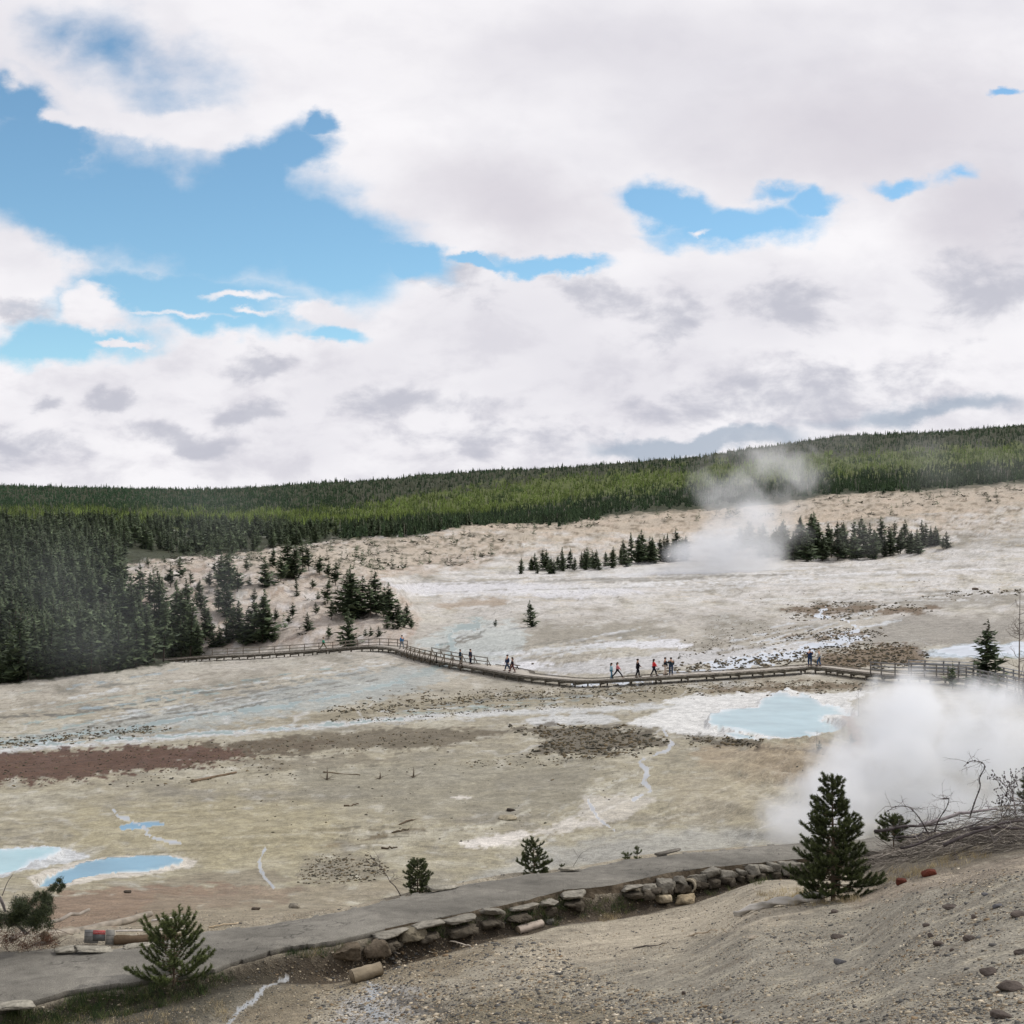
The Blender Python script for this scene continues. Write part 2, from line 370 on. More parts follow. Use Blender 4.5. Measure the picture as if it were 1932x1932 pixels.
# base by distance
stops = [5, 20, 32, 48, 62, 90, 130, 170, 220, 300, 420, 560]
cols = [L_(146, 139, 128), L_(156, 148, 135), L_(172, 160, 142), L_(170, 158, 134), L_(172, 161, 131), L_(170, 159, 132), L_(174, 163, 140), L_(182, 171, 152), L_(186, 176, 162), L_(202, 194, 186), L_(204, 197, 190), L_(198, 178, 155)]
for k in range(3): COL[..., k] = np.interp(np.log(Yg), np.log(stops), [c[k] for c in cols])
bas = (zone(*BASIN)).astype(float)
# broad patches: grey clay, cream crust, ochre
paint(sstep(.0, .55, ND)*bas, L_(146, 138, 122), .8)
paint(sstep(.0, .5, -ND)*bas, L_(198, 190, 170), .5)
paint(sstep(.25, .6, NA)*bas, L_(206, 200, 188), .4)
gf = fbm(Xg/1.7+20, Yg/2.6, 3)
paint(sstep(.05, .5, gf)*bas, L_(202, 194, 178), .22); paint(sstep(.05, .5, -gf)*bas, L_(138, 130, 110), .22)
paint(sstep(.2, .6, -NA)*bas, L_(132, 124, 106), .5)
paint(sstep(.25, .5, NB)*bas, L_(120, 110, 92), .35)
nf = fbm(Xg/.55, Yg/.55, 3)
paint(sstep(.1, .6, nf)*sstep(60, 30, Yg), L_(196, 184, 162), .55); paint(sstep(.1, .6, -nf)*sstep(60, 30, Yg), L_(118, 106, 92), .5)
# pale far flats with grey wet streaks
farf = sstep(1190, 1120, B)*bas
paint(farf*sstep(-.3, .5, NA), L_(218, 212, 208), .7); paint(farf*sstep(.1, .5, fbm(A/90+5, B/3.5, 4)), L_(168, 162, 152), .6)
paint(farf*sstep(.2, .5, fbm(A/60+25, B/2.5, 4)), L_(188, 170, 140), .5)
# knoll, ridges: pinkish soil
kn = mask('p', [(205, 1260), (205, 1070), (300, 1040), (640, 1020), (960, 1000), (975, 1045), (860, 1075), (715, 1090), (760, 1125), (795, 1170), (770, 1215), (400, 1228)], 4, 5)
paint(kn, L_(192, 176, 160), .95); paint(kn*sstep(0, .5, NB), L_(170, 150, 130), .7); paint(kn*sstep(.1, .5, fbm(A/35+11, B/18, 4)), L_(214, 204, 196), .8)
paint(kn*sstep(.15, .45, fbm(A/50-11, B/12+4, 4)), L_(172, 146, 124), .6)
paint(mask('p', [(770, 1010), (960, 985), (1130, 975), (1300, 965), (1560, 930), (1940, 905), (1960, 950), (1700, 965), (1400, 985), (1050, 1010), (930, 1040), (700, 1075), (480, 1075), (450, 1040)], 6, 12, 4, (46, 700)), L_(190, 174, 154), .75)
rg = sstep(.05, .5, fbm(A/22+31, B/5, 4))*sstep(420, 500, Yg)*sstep(720, 640, Yg)
paint(rg, L_(120, 105, 82), .8); paint(sstep(.1, .5, fbm(A/50+51, B/6, 4))*sstep(440, 500, Yg)*sstep(720, 640, Yg), L_(202, 180, 158), .7)
paint(sstep(.05, .4, fbm(A/18-31, B/5, 4))*kn*sstep(1110, 1050, B), L_(112, 104, 84), .8)
# forest floor
ffx = [-900, 0, 210, 300, 385, 400]
ff = mask('p', [(-900, 1300), (0, 1292), (120, 1276), (200, 1270), (380, 1242), (370, 1210), (300, 1160), (235, 1110), (235, 1062), (600, 1026), (640, 1016), (790, 1010), (870, 991), (935, 984), (1060, 990), (1200, 960), (1400, 955), (1530, 934), (1700, 928), (1932, 906), (2700, 900), (2700, 700), (-900, 700)], 2, 4, 2, (150, 2400))
ff = np.maximum(ff, sstep(640, 720, Yg))
paint(ff, L_(62, 66, 44))
sun_band = mask('p', [(640, 960), (1000, 905), (1320, 882), (1500, 862), (1932, 840), (2500, 820), (2500, 880), (1932, 878), (1530, 905), (1300, 920), (1080, 950), (960, 968), (800, 988), (640, 1002), (400, 994), (-300, 982), (-300, 958), (400, 968)], 4, 12, 4, (420, 2400))
paint(sun_band, L_(92, 102, 44))  # sunlit band of the hillside, painted into the ground colour
# beyond-boardwalk features
def Pn(pts, c, k=1, soft=2, rough=4, fine=1.5, z=BASIN): paint(mask('p', pts, soft, rough, fine, z), c, k)
def Ln(pts, c, w, w1=None, k=1, soft=1.5, rough=3, fine=1.5, z=BASIN): paint(mask('l', pts, soft, rough, fine, z, w, w1), c, k)
WHT = L_(226, 222, 222); TEAL = L_(150, 172, 166)
Pn([(740, 1104), (800, 1098), (1000, 1098), (1180, 1110), (1250, 1118), (1100, 1126), (900, 1120), (780, 1122)], L_(214, 210, 212), .9, 3)
Pn([(810, 1142), (850, 1134), (930, 1129), (960, 1132), (930, 1142), (870, 1147)], L_(170, 148, 124), .7, 4, 6)
Pn([(1090, 1215), (1150, 1208), (1250, 1206), (1310, 1214), (1300, 1224), (1180, 1222), (1120, 1222)], WHT, .9)
Pn([(1150, 1240), (1260, 1228), (1420, 1218), (1560, 1205), (1590, 1212), (1460, 1238), (1300, 1255), (1180, 1268), (1040, 1272), (980, 1262), (1090, 1252)], L_(206, 202, 200), .75, 3, 6, 3)
Pn([(905, 1232), (940, 1228), (985, 1229), (1000, 1233), (960, 1238), (920, 1237)], WHT, 1, 1.5, 1, .5)
Pn([(890, 1256), (960, 1245), (1040, 1246), (1060, 1250), (990, 1262), (930, 1268)], WHT, .85)
Pn([(1010, 1190), (1150, 1172), (1280, 1180), (1250, 1200), (1100, 1208), (950, 1222), (860, 1232), (850, 1215)], L_(156, 147, 130), .85, 8, 8)
Pn([(1500, 1240), (1700, 1160), (1932, 1170), (1960, 1205), (1800, 1222), (1640, 1215)], L_(156, 148, 136), .8, 6, 6)
Pn([(1650, 1130), (1780, 1120), (1932, 1118), (1900, 1140), (1740, 1148)], L_(150, 142, 128), .7, 4, 5)
Pn([(1730, 1228), (1800, 1218), (1960, 1210), (1960, 1238), (1800, 1242), (1740, 1240)], L_(196, 205, 212), .95, 3, 3)
BRM = L_(112, 88, 60)
for q in ([(1530, 1243), (1590, 1226), (1690, 1214), (1750, 1230), (1745, 1245), (1690, 1254), (1590, 1262), (1540, 1260)], [(1480, 1205), (1540, 1194), (1620, 1190), (1630, 1198), (1540, 1209)], [(1480, 1155), (1560, 1138), (1660, 1142), (1620, 1158), (1540, 1163)], [(1640, 1156), (1700, 1146), (1780, 1140), (1760, 1150), (1680, 1162)]):
    Pn(q, BRM, .8, 3, 7, 4)
# teal outflow
Ln([(905, 1176), (870, 1184), (845, 1195), (852, 1215), (860, 1235), (835, 1252), (800, 1268), (745, 1287), (680, 1303), (600, 1321), (430, 1346), (250, 1371), (100, 1392), (-60, 1404)], L_(176, 180, 172), 9, 5, .7, 7, 8, 4)
Ln([(846, 1200), (855, 1225), (835, 1252), (800, 1270), (745, 1288), (680, 1305), (600, 1323), (430, 1347), (250, 1372), (100, 1394), (-60, 1405)], L_(146, 158, 150), 5, 2.5, .8, 3, 6, 3)
Ln([(690, 1262), (600, 1285), (520, 1305), (420, 1325), (300, 1350)], L_(160, 168, 170), 3, 2, .7, 3, 5, 3)
Ln([(760, 1252), (700, 1275), (560, 1300), (380, 1330), (160, 1362)], L_(140, 136, 122), 2, 1.5, .8, 1.5, 5, 3)
Ln([(-40, 1355), (120, 1350), (200, 1340), (300, 1330), (360, 1310)], L_(110, 104, 92), 1.2, .8, .8, 1, 4, 2)
Pn([(-40, 1402), (60, 1392), (180, 1378), (260, 1370), (330, 1376), (240, 1386), (100, 1398), (-40, 1412)], L_(88, 94, 66), .9, 3, 6, 4)
Pn([(480, 1362), (800, 1320), (1000, 1305), (1200, 1298), (1560, 1290), (1660, 1292), (1500, 1304), (1240, 1320), (900, 1338), (600, 1366)], L_(150, 138, 112), .8, 4, 6, 4)
Pn([(1320, 1300), (1440, 1290), (1600, 1286), (1640, 1298), (1520, 1306), (1380, 1308)], L_(120, 100, 76), .75, 4, 7, 5)
Pn([(-60, 1404), (300, 1338), (600, 1282), (760, 1258), (880, 1272), (760, 1312), (400, 1372), (-60, 1410)], L_(172, 176, 172), .6, 5, 8, 5)  # blue-grey wet sheen of the flat painted as plain colour
Pn([(780, 1215), (860, 1180), (960, 1168), (1000, 1200), (960, 1250), (860, 1262)], L_(196, 200, 194), .7, 6, 8, 6)
ck = np.abs(fbm(Xg/7+50, Yg/11, 4)); paint(sstep(.028, .0, ck)*bas*sstep(-.2, .3, fbm(Xg/30, Yg/40, 2)), L_(112, 104, 88), .6)
ck = np.abs(fbm(Xg/12-50, Yg/26, 4)); paint(sstep(.035, .0, ck)*bas*sstep(-.1, .3, fbm(Xg/40+9, Yg/50, 2)), L_(214, 210, 204), .6)
rf = random.Random(17)
def flow(x0, y0, x1, y1, n, spread, pal, wmin=.6, wmax=2.0, k=.7):
    for _ in range(n):
        o1 = rf.uniform(-spread, spread); o2 = o1*.6+rf.uniform(-spread, spread)*.4; a0 = rf.uniform(0, .5); a1 = rf.uniform(a0+.2, 1); pts = []
        for t in np.linspace(a0, a1, 7): pts.append((x0+(x1-x0)*t+rf.uniform(-6, 6), y0+(y1-y0)*t+o1*(1-t)+o2*t+math.sin(t*7+o1)*3+rf.uniform(-1.5, 1.5)))
        w_ = rf.uniform(wmin, wmax); Ln(pts, L_(*rf.choice(pal)), w_, w_*.4, k, .9, 1.6, 1.2)
fp = [(124, 122, 112), (112, 108, 98), (206, 206, 202), (160, 176, 182), (150, 170, 166), (134, 128, 116)]
flow(-40, 1395, 760, 1262, 34, 34, fp); flow(-40, 1340, 420, 1262, 12, 24, fp, .5, 1.4, .55); flow(780, 1240, 940, 1172, 12, 16, fp, .6, 2.4); flow(640, 1350, 1240, 1300, 12, 14, fp, .5, 1.6, .6)
flow(880, 1262, 1300, 1190, 18, 22, [(214, 212, 208), (138, 132, 118), (206, 204, 202), (150, 142, 126)], .6, 2.2); flow(1260, 1240, 1720, 1150, 16, 26, [(214, 214, 214), (206, 206, 206), (146, 136, 118)], .6, 2.4); flow(700, 1110, 1932, 1075, 30, 26, [(222, 218, 216), (150, 144, 134), (170, 160, 142), (212, 208, 206)], .5, 1.6, .7)
flow(1400, 1135, 1960, 1120, 12, 16, [(140, 132, 118), (220, 216, 212)], .5, 1.5, .7); flow(960, 1600, 1260, 1450, 12, 34, [(212, 206, 194), (146, 138, 118), (204, 198, 182)], .6, 2.2, .6)
flow(-40, 1560, 620, 1520, 10, 26, [(128, 118, 94), (200, 190, 166), (120, 110, 90)], .5, 1.5, .6); flow(220, 1590, 860, 1570, 16, 26, [(104, 96, 78), (210, 202, 186), (120, 108, 84)], .5, 1.8, .7); flow(1180, 1600, 1560, 1430, 16, 44, [(136, 124, 100), (206, 196, 176)], .5, 1.8, .5)
flow(380, 1490, 1140, 1450, 12, 30, [(118, 110, 90), (188, 178, 154)], .4, 1.2, .6)
# white channel
Ln([(-60, 1420), (200, 1402), (430, 1384), (640, 1366), (800, 1353), (1000, 1342), (1200, 1336), (1300, 1330)], L_(204, 202, 198), 5, 5, .9, 3, 4, 2)
Ln([(-60, 1414), (200, 1396), (430, 1380), (560, 1373)], L_(190, 196, 200), 1.5, 1.5, .9)
Pn([(960, 1368), (1020, 1352), (1110, 1345), (1160, 1352), (1180, 1362), (1120, 1368), (1040, 1370)], L_(206, 204, 200), .9)
Pn([(1235, 1345), (1270, 1330), (1240, 1328), (1310, 1312), (1420, 1306), (1560, 1308), (1650, 1302), (1668, 1304), (1600, 1322), (1620, 1345), (1600, 1360), (1590, 1372), (1540, 1382), (1450, 1394), (1370, 1392), (1280, 1385), (1240, 1372), (1180, 1365)], L_(224, 220, 214), .97, 2, 3, 2)
Pn([(1560, 1400), (1700, 1388), (1640, 1350), (1700, 1330), (1800, 1370), (1700, 1450), (1560, 1500), (1400, 1470), (1300, 1430), (1320, 1405)], L_(172, 150, 120), .7, 10, 10)
Ln([(1600, 1350), (1620, 1400), (1590, 1440)], L_(150, 108, 80), 10, 8, .7, 6, 6)
Pn([(1290, 1388), (1370, 1392), (1440, 1396), (1430, 1410), (1340, 1405)], L_(96, 88, 74), .8, 3, 6, 4)
Ln([(1420, 1408), (1500, 1415), (1640, 1412), (1700, 1402)], L_(110, 96, 78), 2, 1.5, .8, 2, 4, 3)
# brown bands
Pn([(-60, 1428), (150, 1413), (400, 1405), (560, 1396), (620, 1400), (560, 1414), (480, 1424), (420, 1438), (300, 1452), (150, 1468), (-60, 1484)], L_(94, 62, 46), .93, 3, 8, 6)
Pn([(380, 1404), (600, 1384), (700, 1376), (860, 1374), (950, 1382), (880, 1402), (820, 1412), (620, 1416), (500, 1426)], L_(112, 100, 80), .85, 3, 6, 4)
Pn([(470, 1440), (640, 1425), (760, 1432), (700, 1445), (560, 1455)], L_(116, 104, 84), .6, 3, 9, 5)
Pn([(960, 1372), (1100, 1368), (1180, 1372), (1245, 1390), (1262, 1405), (1180, 1416), (1120, 1428), (1000, 1422), (1040, 1396)], L_(104, 94, 78), .85, 3, 8, 5)
# clay tones of the middle ground
Pn([(560, 1450), (900, 1430), (1150, 1440), (1120, 1480), (1100, 1530), (800, 1540), (560, 1500)], L_(150, 142, 122), .7, 20, 14)
Pn([(120, 1530), (420, 1510), (640, 1530), (640, 1600), (500, 1640), (420, 1660), (350, 1610), (150, 1600)], L_(174, 161, 124), .55, 16, 14)
Pn([(350, 1650), (500, 1640), (560, 1660), (480, 1676), (360, 1672), (250, 1672)], L_(146, 134, 112), .8, 5, 5)
for q, kk in (([(860, 1592), (900, 1578), (990, 1568), (1010, 1578), (960, 1598), (890, 1600)], 1), ([(990, 1575), (1080, 1540), (1140, 1552), (1060, 1572)], .7), ([(850, 1503), (870, 1500), (885, 1502), (880, 1507), (860, 1508)], .9), ([(1090, 1545), (1100, 1505), (1200, 1500), (1240, 1510), (1180, 1545), (1120, 1560)], .55)):
    Pn(q, L_(222, 212, 200), kk, 3, 5, 3)
Ln([(1000, 1530), (920, 1560), (850, 1566)], L_(206, 198, 176), 3, 3, .7)
Pn([(1040, 1600), (1200, 1570), (1420, 1560), (1500, 1590), (1300, 1610), (1000, 1650), (870, 1665)], L_(176, 172, 162), .8, 14, 8)  # grey mud, with its sheen and the steam's pale light painted in
Pn([(1240, 1470), (1400, 1430), (1500, 1490), (1420, 1560), (1300, 1540)], L_(182, 168, 140), .5, 16, 12)
Pn([(560, 1660), (580, 1625), (640, 1612), (700, 1618), (740, 1640), (690, 1665), (620, 1668)], L_(140, 130, 112), .6, 6, 12, 6)
Ln([(620, 1595), (700, 1582), (770, 1566), (800, 1562)], L_(128, 112, 84), 1.5, 1, .7)
# gullies of the right-hand bank
paint(mask('p', [(1430, 1560), (1400, 1470), (1560, 1440), (1640, 1420), (1560, 1560)], 20, 8)*sstep(.0, .4, fbm(A/60+B/25, B/7-A/50, 3)), L_(200, 190, 170), .5)
# pools
Pn([(-60, 1602), (60, 1600), (120, 1600), (165, 1612), (170, 1618), (120, 1630), (60, 1640), (-60, 1668)], L_(206, 206, 206), .97, 1.5, 2, 1.5)
Pn([(52, 1658), (90, 1640), (160, 1622), (240, 1614), (330, 1614), (372, 1624), (364, 1634), (290, 1650), (200, 1657), (130, 1672), (70, 1674)], L_(214, 204, 190), .9, 1.5, 2, 1.2)
# footpath bank
Pn([(40, 1700), (120, 1682), (240, 1674), (430, 1670), (560, 1676), (540, 1700), (380, 1716), (250, 1742), (100, 1752)], L_(146, 118, 96), .8, 6, 8, 4, (30, 66))
Pn([(300, 1690), (640, 1668), (760, 1660), (780, 1680), (640, 1715), (420, 1750), (300, 1770), (200, 1775)], L_(150, 136, 114), .6, 8, 9, 5, (30, 66))
# near slope
Pn([(980, 1800), (1080, 1762), (1290, 1712), (1500, 1655), (1620, 1650), (1560, 1700), (1480, 1738), (1320, 1770), (1180, 1805), (1000, 1840)], L_(190, 176, 156), .75, 12, 10, 4, FORE)
Pn([(1560, 1690), (1760, 1640), (1932, 1610), (2100, 1590), (2100, 1640), (1932, 1650), (1750, 1680), (1600, 1712)], L_(160, 140, 122), .5, 8, 6, 3, FORE)
Pn([(820, 1990), (860, 1890), (1000, 1880), (1200, 1920), (1300, 1990)], L_(128, 116, 92), .75, 14, 16, 8, FORE)
Pn([(480, 1870), (620, 1830), (700, 1815), (960, 1775), (900, 1830), (760, 1860), (600, 1880), (560, 1990), (430, 1990)], L_(134, 118, 92), .6, 12, 12, 6, FORE)
Pn([(640, 1892), (690, 1868), (760, 1858), (800, 1885), (815, 1905), (760, 1930), (720, 1990), (620, 1990)], L_(186, 182, 182), .8, 6, 12, 8, FORE)
Ln([(940, 1990), (960, 1935), (1060, 1945), (1120, 1990)], L_(180, 178, 184), 8, 8, .8, 4, 6, 3, FORE)
Pn([(700, 1860), (780, 1880), (850, 1900), (830, 1925), (780, 1905), (720, 1880)], L_(84, 76, 66), .75, 5, 9, 5, FORE)
# ditch soil and weedy earth along the near side of the path
dm = sstep(-.1, .2, sn)*sstep(1.35, .75, sn+NCn*.3)*inr*(Yg < 46)*sstep(1800, 1640, A)
paint(dm, L_(70, 58, 46), .9)
paint(sstep(0, .4, sn)*sstep(3.6, 1.6, sn+NCn*.9)*inr*sstep(640, 400, A), L_(70, 66, 54), .85)
paint(mask('p', [(1600, 1620), (1760, 1590), (1960, 1560), (1960, 1606), (1760, 1655), (1640, 1668)], 6, 6, 3, FORE), L_(112, 102, 88), .85)

# ------------------------------------------------------------------ water sheets, cut out of the same grid
WS = np.zeros(A.shape, int); WC = COL.copy()
def water(idx, m, c, c2=None, flat=True):
    global WC, Zg
    k = m > .5
    cc = np.asarray(c)[None, :]
    if c2 is not None:
        t = m[k][:, None]; t = np.clip((t-.5)*2, 0, 1); cc = np.asarray(c2)[None]*(1-t)+np.asarray(c)[None]*t
    WC[k] = cc
    WS[k] = idx
    if flat:
        wide = np.clip(m*2, 0, 1); zc = np.median(Zg[k]); Zg[:] = Zg*(1-wide)+(zc-.0)*wide
w1 = mask('p', [(1335, 1374), (1340, 1360), (1362, 1352), (1400, 1342), (1428, 1336), (1440, 1322), (1470, 1315), (1520, 1316), (1575, 1328), (1606, 1338), (1604, 1344), (1560, 1348), (1548, 1352), (1570, 1357), (1588, 1366), (1560, 1376), (1500, 1384), (1430, 1389), (1380, 1387)], 8, 2.5, 1)
water(1, w1, L_(152, 180, 184), L_(204, 208, 206))
w2 = mask('p', [(-60, 1610), (40, 1607), (100, 1605), (118, 1612), (100, 1622), (60, 1628), (20, 1640), (-60, 1655)], 8, 2, 1)
water(2, w2, L_(160, 190, 192), L_(204, 210, 212))
w3 = mask('p', [(66, 1660), (100, 1645), (160, 1632), (240, 1623), (320, 1620), (346, 1625), (352, 1631), (290, 1641), (200, 1648), (160, 1650), (120, 1664), (78, 1668)], 3.5, 1.5, 1)
water(3, w3, L_(112, 150, 168), L_(156, 178, 184))
w4 = mask('p', [(222, 1559), (250, 1553), (290, 1550), (318, 1550), (312, 1555), (260, 1564), (226, 1564)], 1, 1, .5)
water(4, w4, L_(104, 142, 164))
LAV = L_(164, 165, 168)
st = mask('l', [(214, 1527), (222, 1540), (245, 1548), (262, 1556), (278, 1566), (275, 1575), (310, 1586), (340, 1590)], .8, 2, 1, BASIN, 3.0, 1.8)
st = np.maximum(st, mask('l', [(500, 1602), (490, 1620), (492, 1640), (498, 1655), (517, 1675)], .8, 2, 1, BASIN, 2.2, 2.8))
st = np.maximum(st, mask('l', [(1252, 1378), (1268, 1402), (1262, 1414), (1206, 1436), (1222, 1455), (1214, 1475), (1228, 1492), (1196, 1507)], .8, 2, 1.5, BASIN, 2.0, 3.8))
st = np.maximum(st, mask('l', [(1110, 1512), (1120, 1530), (1132, 1548), (1160, 1566)], .8, 2, 1.5, BASIN, 2.6, 1.8))
water(5, st, LAV, None, False)
s2 = mask('l', [(900, 1178), (868, 1186), (848, 1200), (856, 1225), (838, 1252)], 1, 5, 3, BASIN, 6, 3)
s2 = np.maximum(s2, mask('l', [(760, 1285), (680, 1304), (600, 1322), (430, 1346), (250, 1371), (100, 1393), (-60, 1404)], 1, 4, 3, BASIN, 3, 2))
s2 = np.maximum(s2, mask('l', [(-60, 1415), (200, 1397), (430, 1381), (640, 1366), (760, 1356)], 1, 3, 2, BASIN, 1.2, 1.2))
water(5, s2, L_(134, 146, 140), None, False)
s3 = mask('p', [(1320, 1252), (1400, 1240), (1480, 1228), (1560, 1210), (1640, 1200), (1600, 1214), (1520, 1236), (1470, 1250), (1400, 1258)], 1, 5, 4)
s3 = np.maximum(s3, mask('l', [(1380, 1262), (1300, 1268), (1180, 1288), (1080, 1290)], 1, 5, 4, BASIN, 2.5, 1.5))
s3 = np.maximum(s3, mask('p', [(1740, 1228), (1820, 1220), (1960, 1212), (1960, 1230), (1820, 1236)], 1, 4, 2))
s3 = np.maximum(s3, mask('l', [(1560, 1210), (1620, 1190), (1600, 1172), (1540, 1160), (1560, 1148)], 1, 5, 3, BASIN, 2, 1))
water(5, s3, L_(190, 194, 200), None, False)
s4 = mask('l', [(415, 1990), (432, 1930), (452, 1905), (482, 1885), (500, 1862), (545, 1848)], 1.2, 3, 2, FORE, 5, 3)
s4 = np.maximum(s4, mask('l', [(690, 1850), (710, 1872), (690, 1900), (740, 1930), (700, 1990)], 1, 9, 7, FORE, 5, 6))
water(5, s4, L_(156, 158, 164), None, False)
B = row_of()
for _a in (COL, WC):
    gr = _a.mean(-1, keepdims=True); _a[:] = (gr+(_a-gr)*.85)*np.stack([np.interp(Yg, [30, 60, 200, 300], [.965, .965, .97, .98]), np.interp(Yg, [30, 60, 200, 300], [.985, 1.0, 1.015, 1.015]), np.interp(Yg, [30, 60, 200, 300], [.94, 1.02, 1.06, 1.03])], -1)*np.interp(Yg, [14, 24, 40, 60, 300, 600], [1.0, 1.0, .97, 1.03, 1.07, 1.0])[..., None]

NX_ = len(US)
vi = np.arange(NY*NX_).reshape(NY, NX_)
quad = np.stack([vi[:-1, :-1], vi[:-1, 1:], vi[1:, 1:], vi[1:, :-1]], -1).reshape(-1, 4)
fw = np.sort(np.stack([WS[:-1, :-1], WS[:-1, 1:], WS[1:, 1:], WS[1:, :-1]], -1), -1)[..., 2].reshape(-1)
allv = np.stack([Xg, Yg, Zg], -1).reshape(-1, 3)

def ground_mat():
    m = bpy.data.materials.new('sinter and gravel ground'); m.use_nodes = True; nt = m.node_tree; b = nt.nodes['Principled BSDF']
    N = nt.nodes.new; L = nt.links.new
    b.inputs['Roughness'].default_value = .92; b.inputs['Specular IOR Level'].default_value = .25
    at = N('ShaderNodeAttribute'); at.attribute_name = 'Col'; g = N('ShaderNodeNewGeometry')
    def noise(scale, detail=5, mapping=None):
        n = N('ShaderNodeTexNoise'); n.inputs['Scale'].default_value = scale; n.inputs['Detail'].default_value = detail; n.inputs['Roughness'].default_value = .62
        L(g.outputs['Position'], n.inputs['Vector']); return n
    def rngm(src, a, b_, lo, hi):
        r = N('ShaderNodeMapRange'); r.inputs[1].default_value = a; r.inputs[2].default_value = b_; r.inputs[3].default_value = lo; r.inputs[4].default_value = hi; L(src, r.inputs[0]); return r.outputs[0]
    def mul(c, f):
        x = N('ShaderNodeMix'); x.data_type = 'RGBA'; x.blend_type = 'MULTIPLY'; x.inputs[0].default_value = 1; L(c, x.inputs[6]); L(f, x.inputs[7]); return x.outputs[2]
    c = at.outputs['Color']
    n1 = noise(.9, 8); c = mul(c, rngm(n1.outputs[0], .32, .68, .78, 1.2))
    n2 = noise(14, 4); c = mul(c, rngm(n2.outputs[0], .3, .7, .72, 1.25))
    n4 = noise(3.2, 6); c = mul(c, rngm(n4.outputs[0], .32, .68, .78, 1.2))
    n3 = noise(60, 2); c = mul(c, rngm(n3.outputs[0], .3, .7, .8, 1.18))
    v = N('ShaderNodeTexVoronoi'); v.inputs['Scale'].default_value = 22; L(g.outputs['Position'], v.inputs['Vector'])
    c = mul(c, rngm(v.outputs['Distance'], .0, .6, 1.12, .82))
    L(c, b.inputs['Base Color'])
    b1 = N('ShaderNodeBump'); b1.inputs['Strength'].default_value = .8; b1.inputs['Distance'].default_value = .03; L(v.outputs['Distance'], b1.inputs['Height']); b1.invert = True
    b2 = N('ShaderNodeBump'); b2.inputs['Strength'].default_value = .8; b2.inputs['Distance'].default_value = .2; L(n1.outputs[0], b2.inputs['Height']); L(b1.outputs[0], b2.inputs['Normal'])
    b3 = N('ShaderNodeBump'); b3.inputs['Strength'].default_value = .7; b3.inputs['Distance'].default_value = .05; L(n2.outputs[0], b3.inputs['Height']); L(b2.outputs[0], b3.inputs['Normal'])
    L(b3.outputs[0], b.inputs['Normal'])
    return m
def water_mat(name, rough, spec):
    m = bpy.data.materials.new(name); m.use_nodes = True; nt = m.node_tree; b = nt.nodes['Principled BSDF']
    N = nt.nodes.new; L = nt.links.new
    at = N('ShaderNodeAttribute'); at.attribute_name = 'Col'; g = N('ShaderNodeNewGeometry')
    n = N('ShaderNodeTexNoise'); n.inputs['Scale'].default_value = .35; n.inputs['Detail'].default_value = 5; L(g.outputs['Position'], n.inputs['Vector'])
    r = N('ShaderNodeMapRange'); r.inputs[1].default_value = .3; r.inputs[2].default_value = .7; r.inputs[3].default_value = .82; r.inputs[4].default_value = 1.15; L(n.outputs[0], r.inputs[0])
    x = N('ShaderNodeMix'); x.data_type = 'RGBA'; x.blend_type = 'MULTIPLY'; x.inputs[0].default_value = 1; L(at.outputs['Color'], x.inputs[6]); L(r.outputs[0], x.inputs[7])
    L(x.outputs[2], b.inputs['Base Color']); b.inputs['Roughness'].default_value = rough; b.inputs['Specular IOR Level'].default_value = spec
    w = N('ShaderNodeTexNoise'); w.inputs['Scale'].default_value = 5; w.inputs['Detail'].default_value = 3; L(g.outputs['Position'], w.inputs['Vector'])
    bp = N('ShaderNodeBump'); bp.inputs['Strength'].default_value = .25; bp.inputs['Distance'].default_value = .02; L(w.outputs[0], bp.inputs['Height']); L(bp.outputs[0], b.inputs['Normal'])
    return m
M['ground'] = ground_mat(); M['pool'] = water_mat('milky pool water', .18, .3); M['stream'] = water_mat('shallow run-off water', .4, .25)

def submesh(name, sel, colsrc, m_, dz=0.0):
    q = quad[sel]; u, inv = np.unique(q, return_inverse=True); v = allv[u].copy(); v[:, 2] += dz
    return mesh_np(name, v, inv.reshape(-1, 4), m_, None, colsrc.reshape(-1, 3)[u], True)
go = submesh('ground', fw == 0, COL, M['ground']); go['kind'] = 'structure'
for idx, nm in ((1, 'milky_blue_pool_water'), (2, 'pale_cyan_pool_water'), (3, 'blue_pool_water'), (4, 'small_blue_puddle_water')):
    o = submesh(nm, fw == idx, WC, M['pool']); o['kind'] = 'structure'
o = submesh('stream_water', fw == 5, WC, M['stream']); o['kind'] = 'structure'

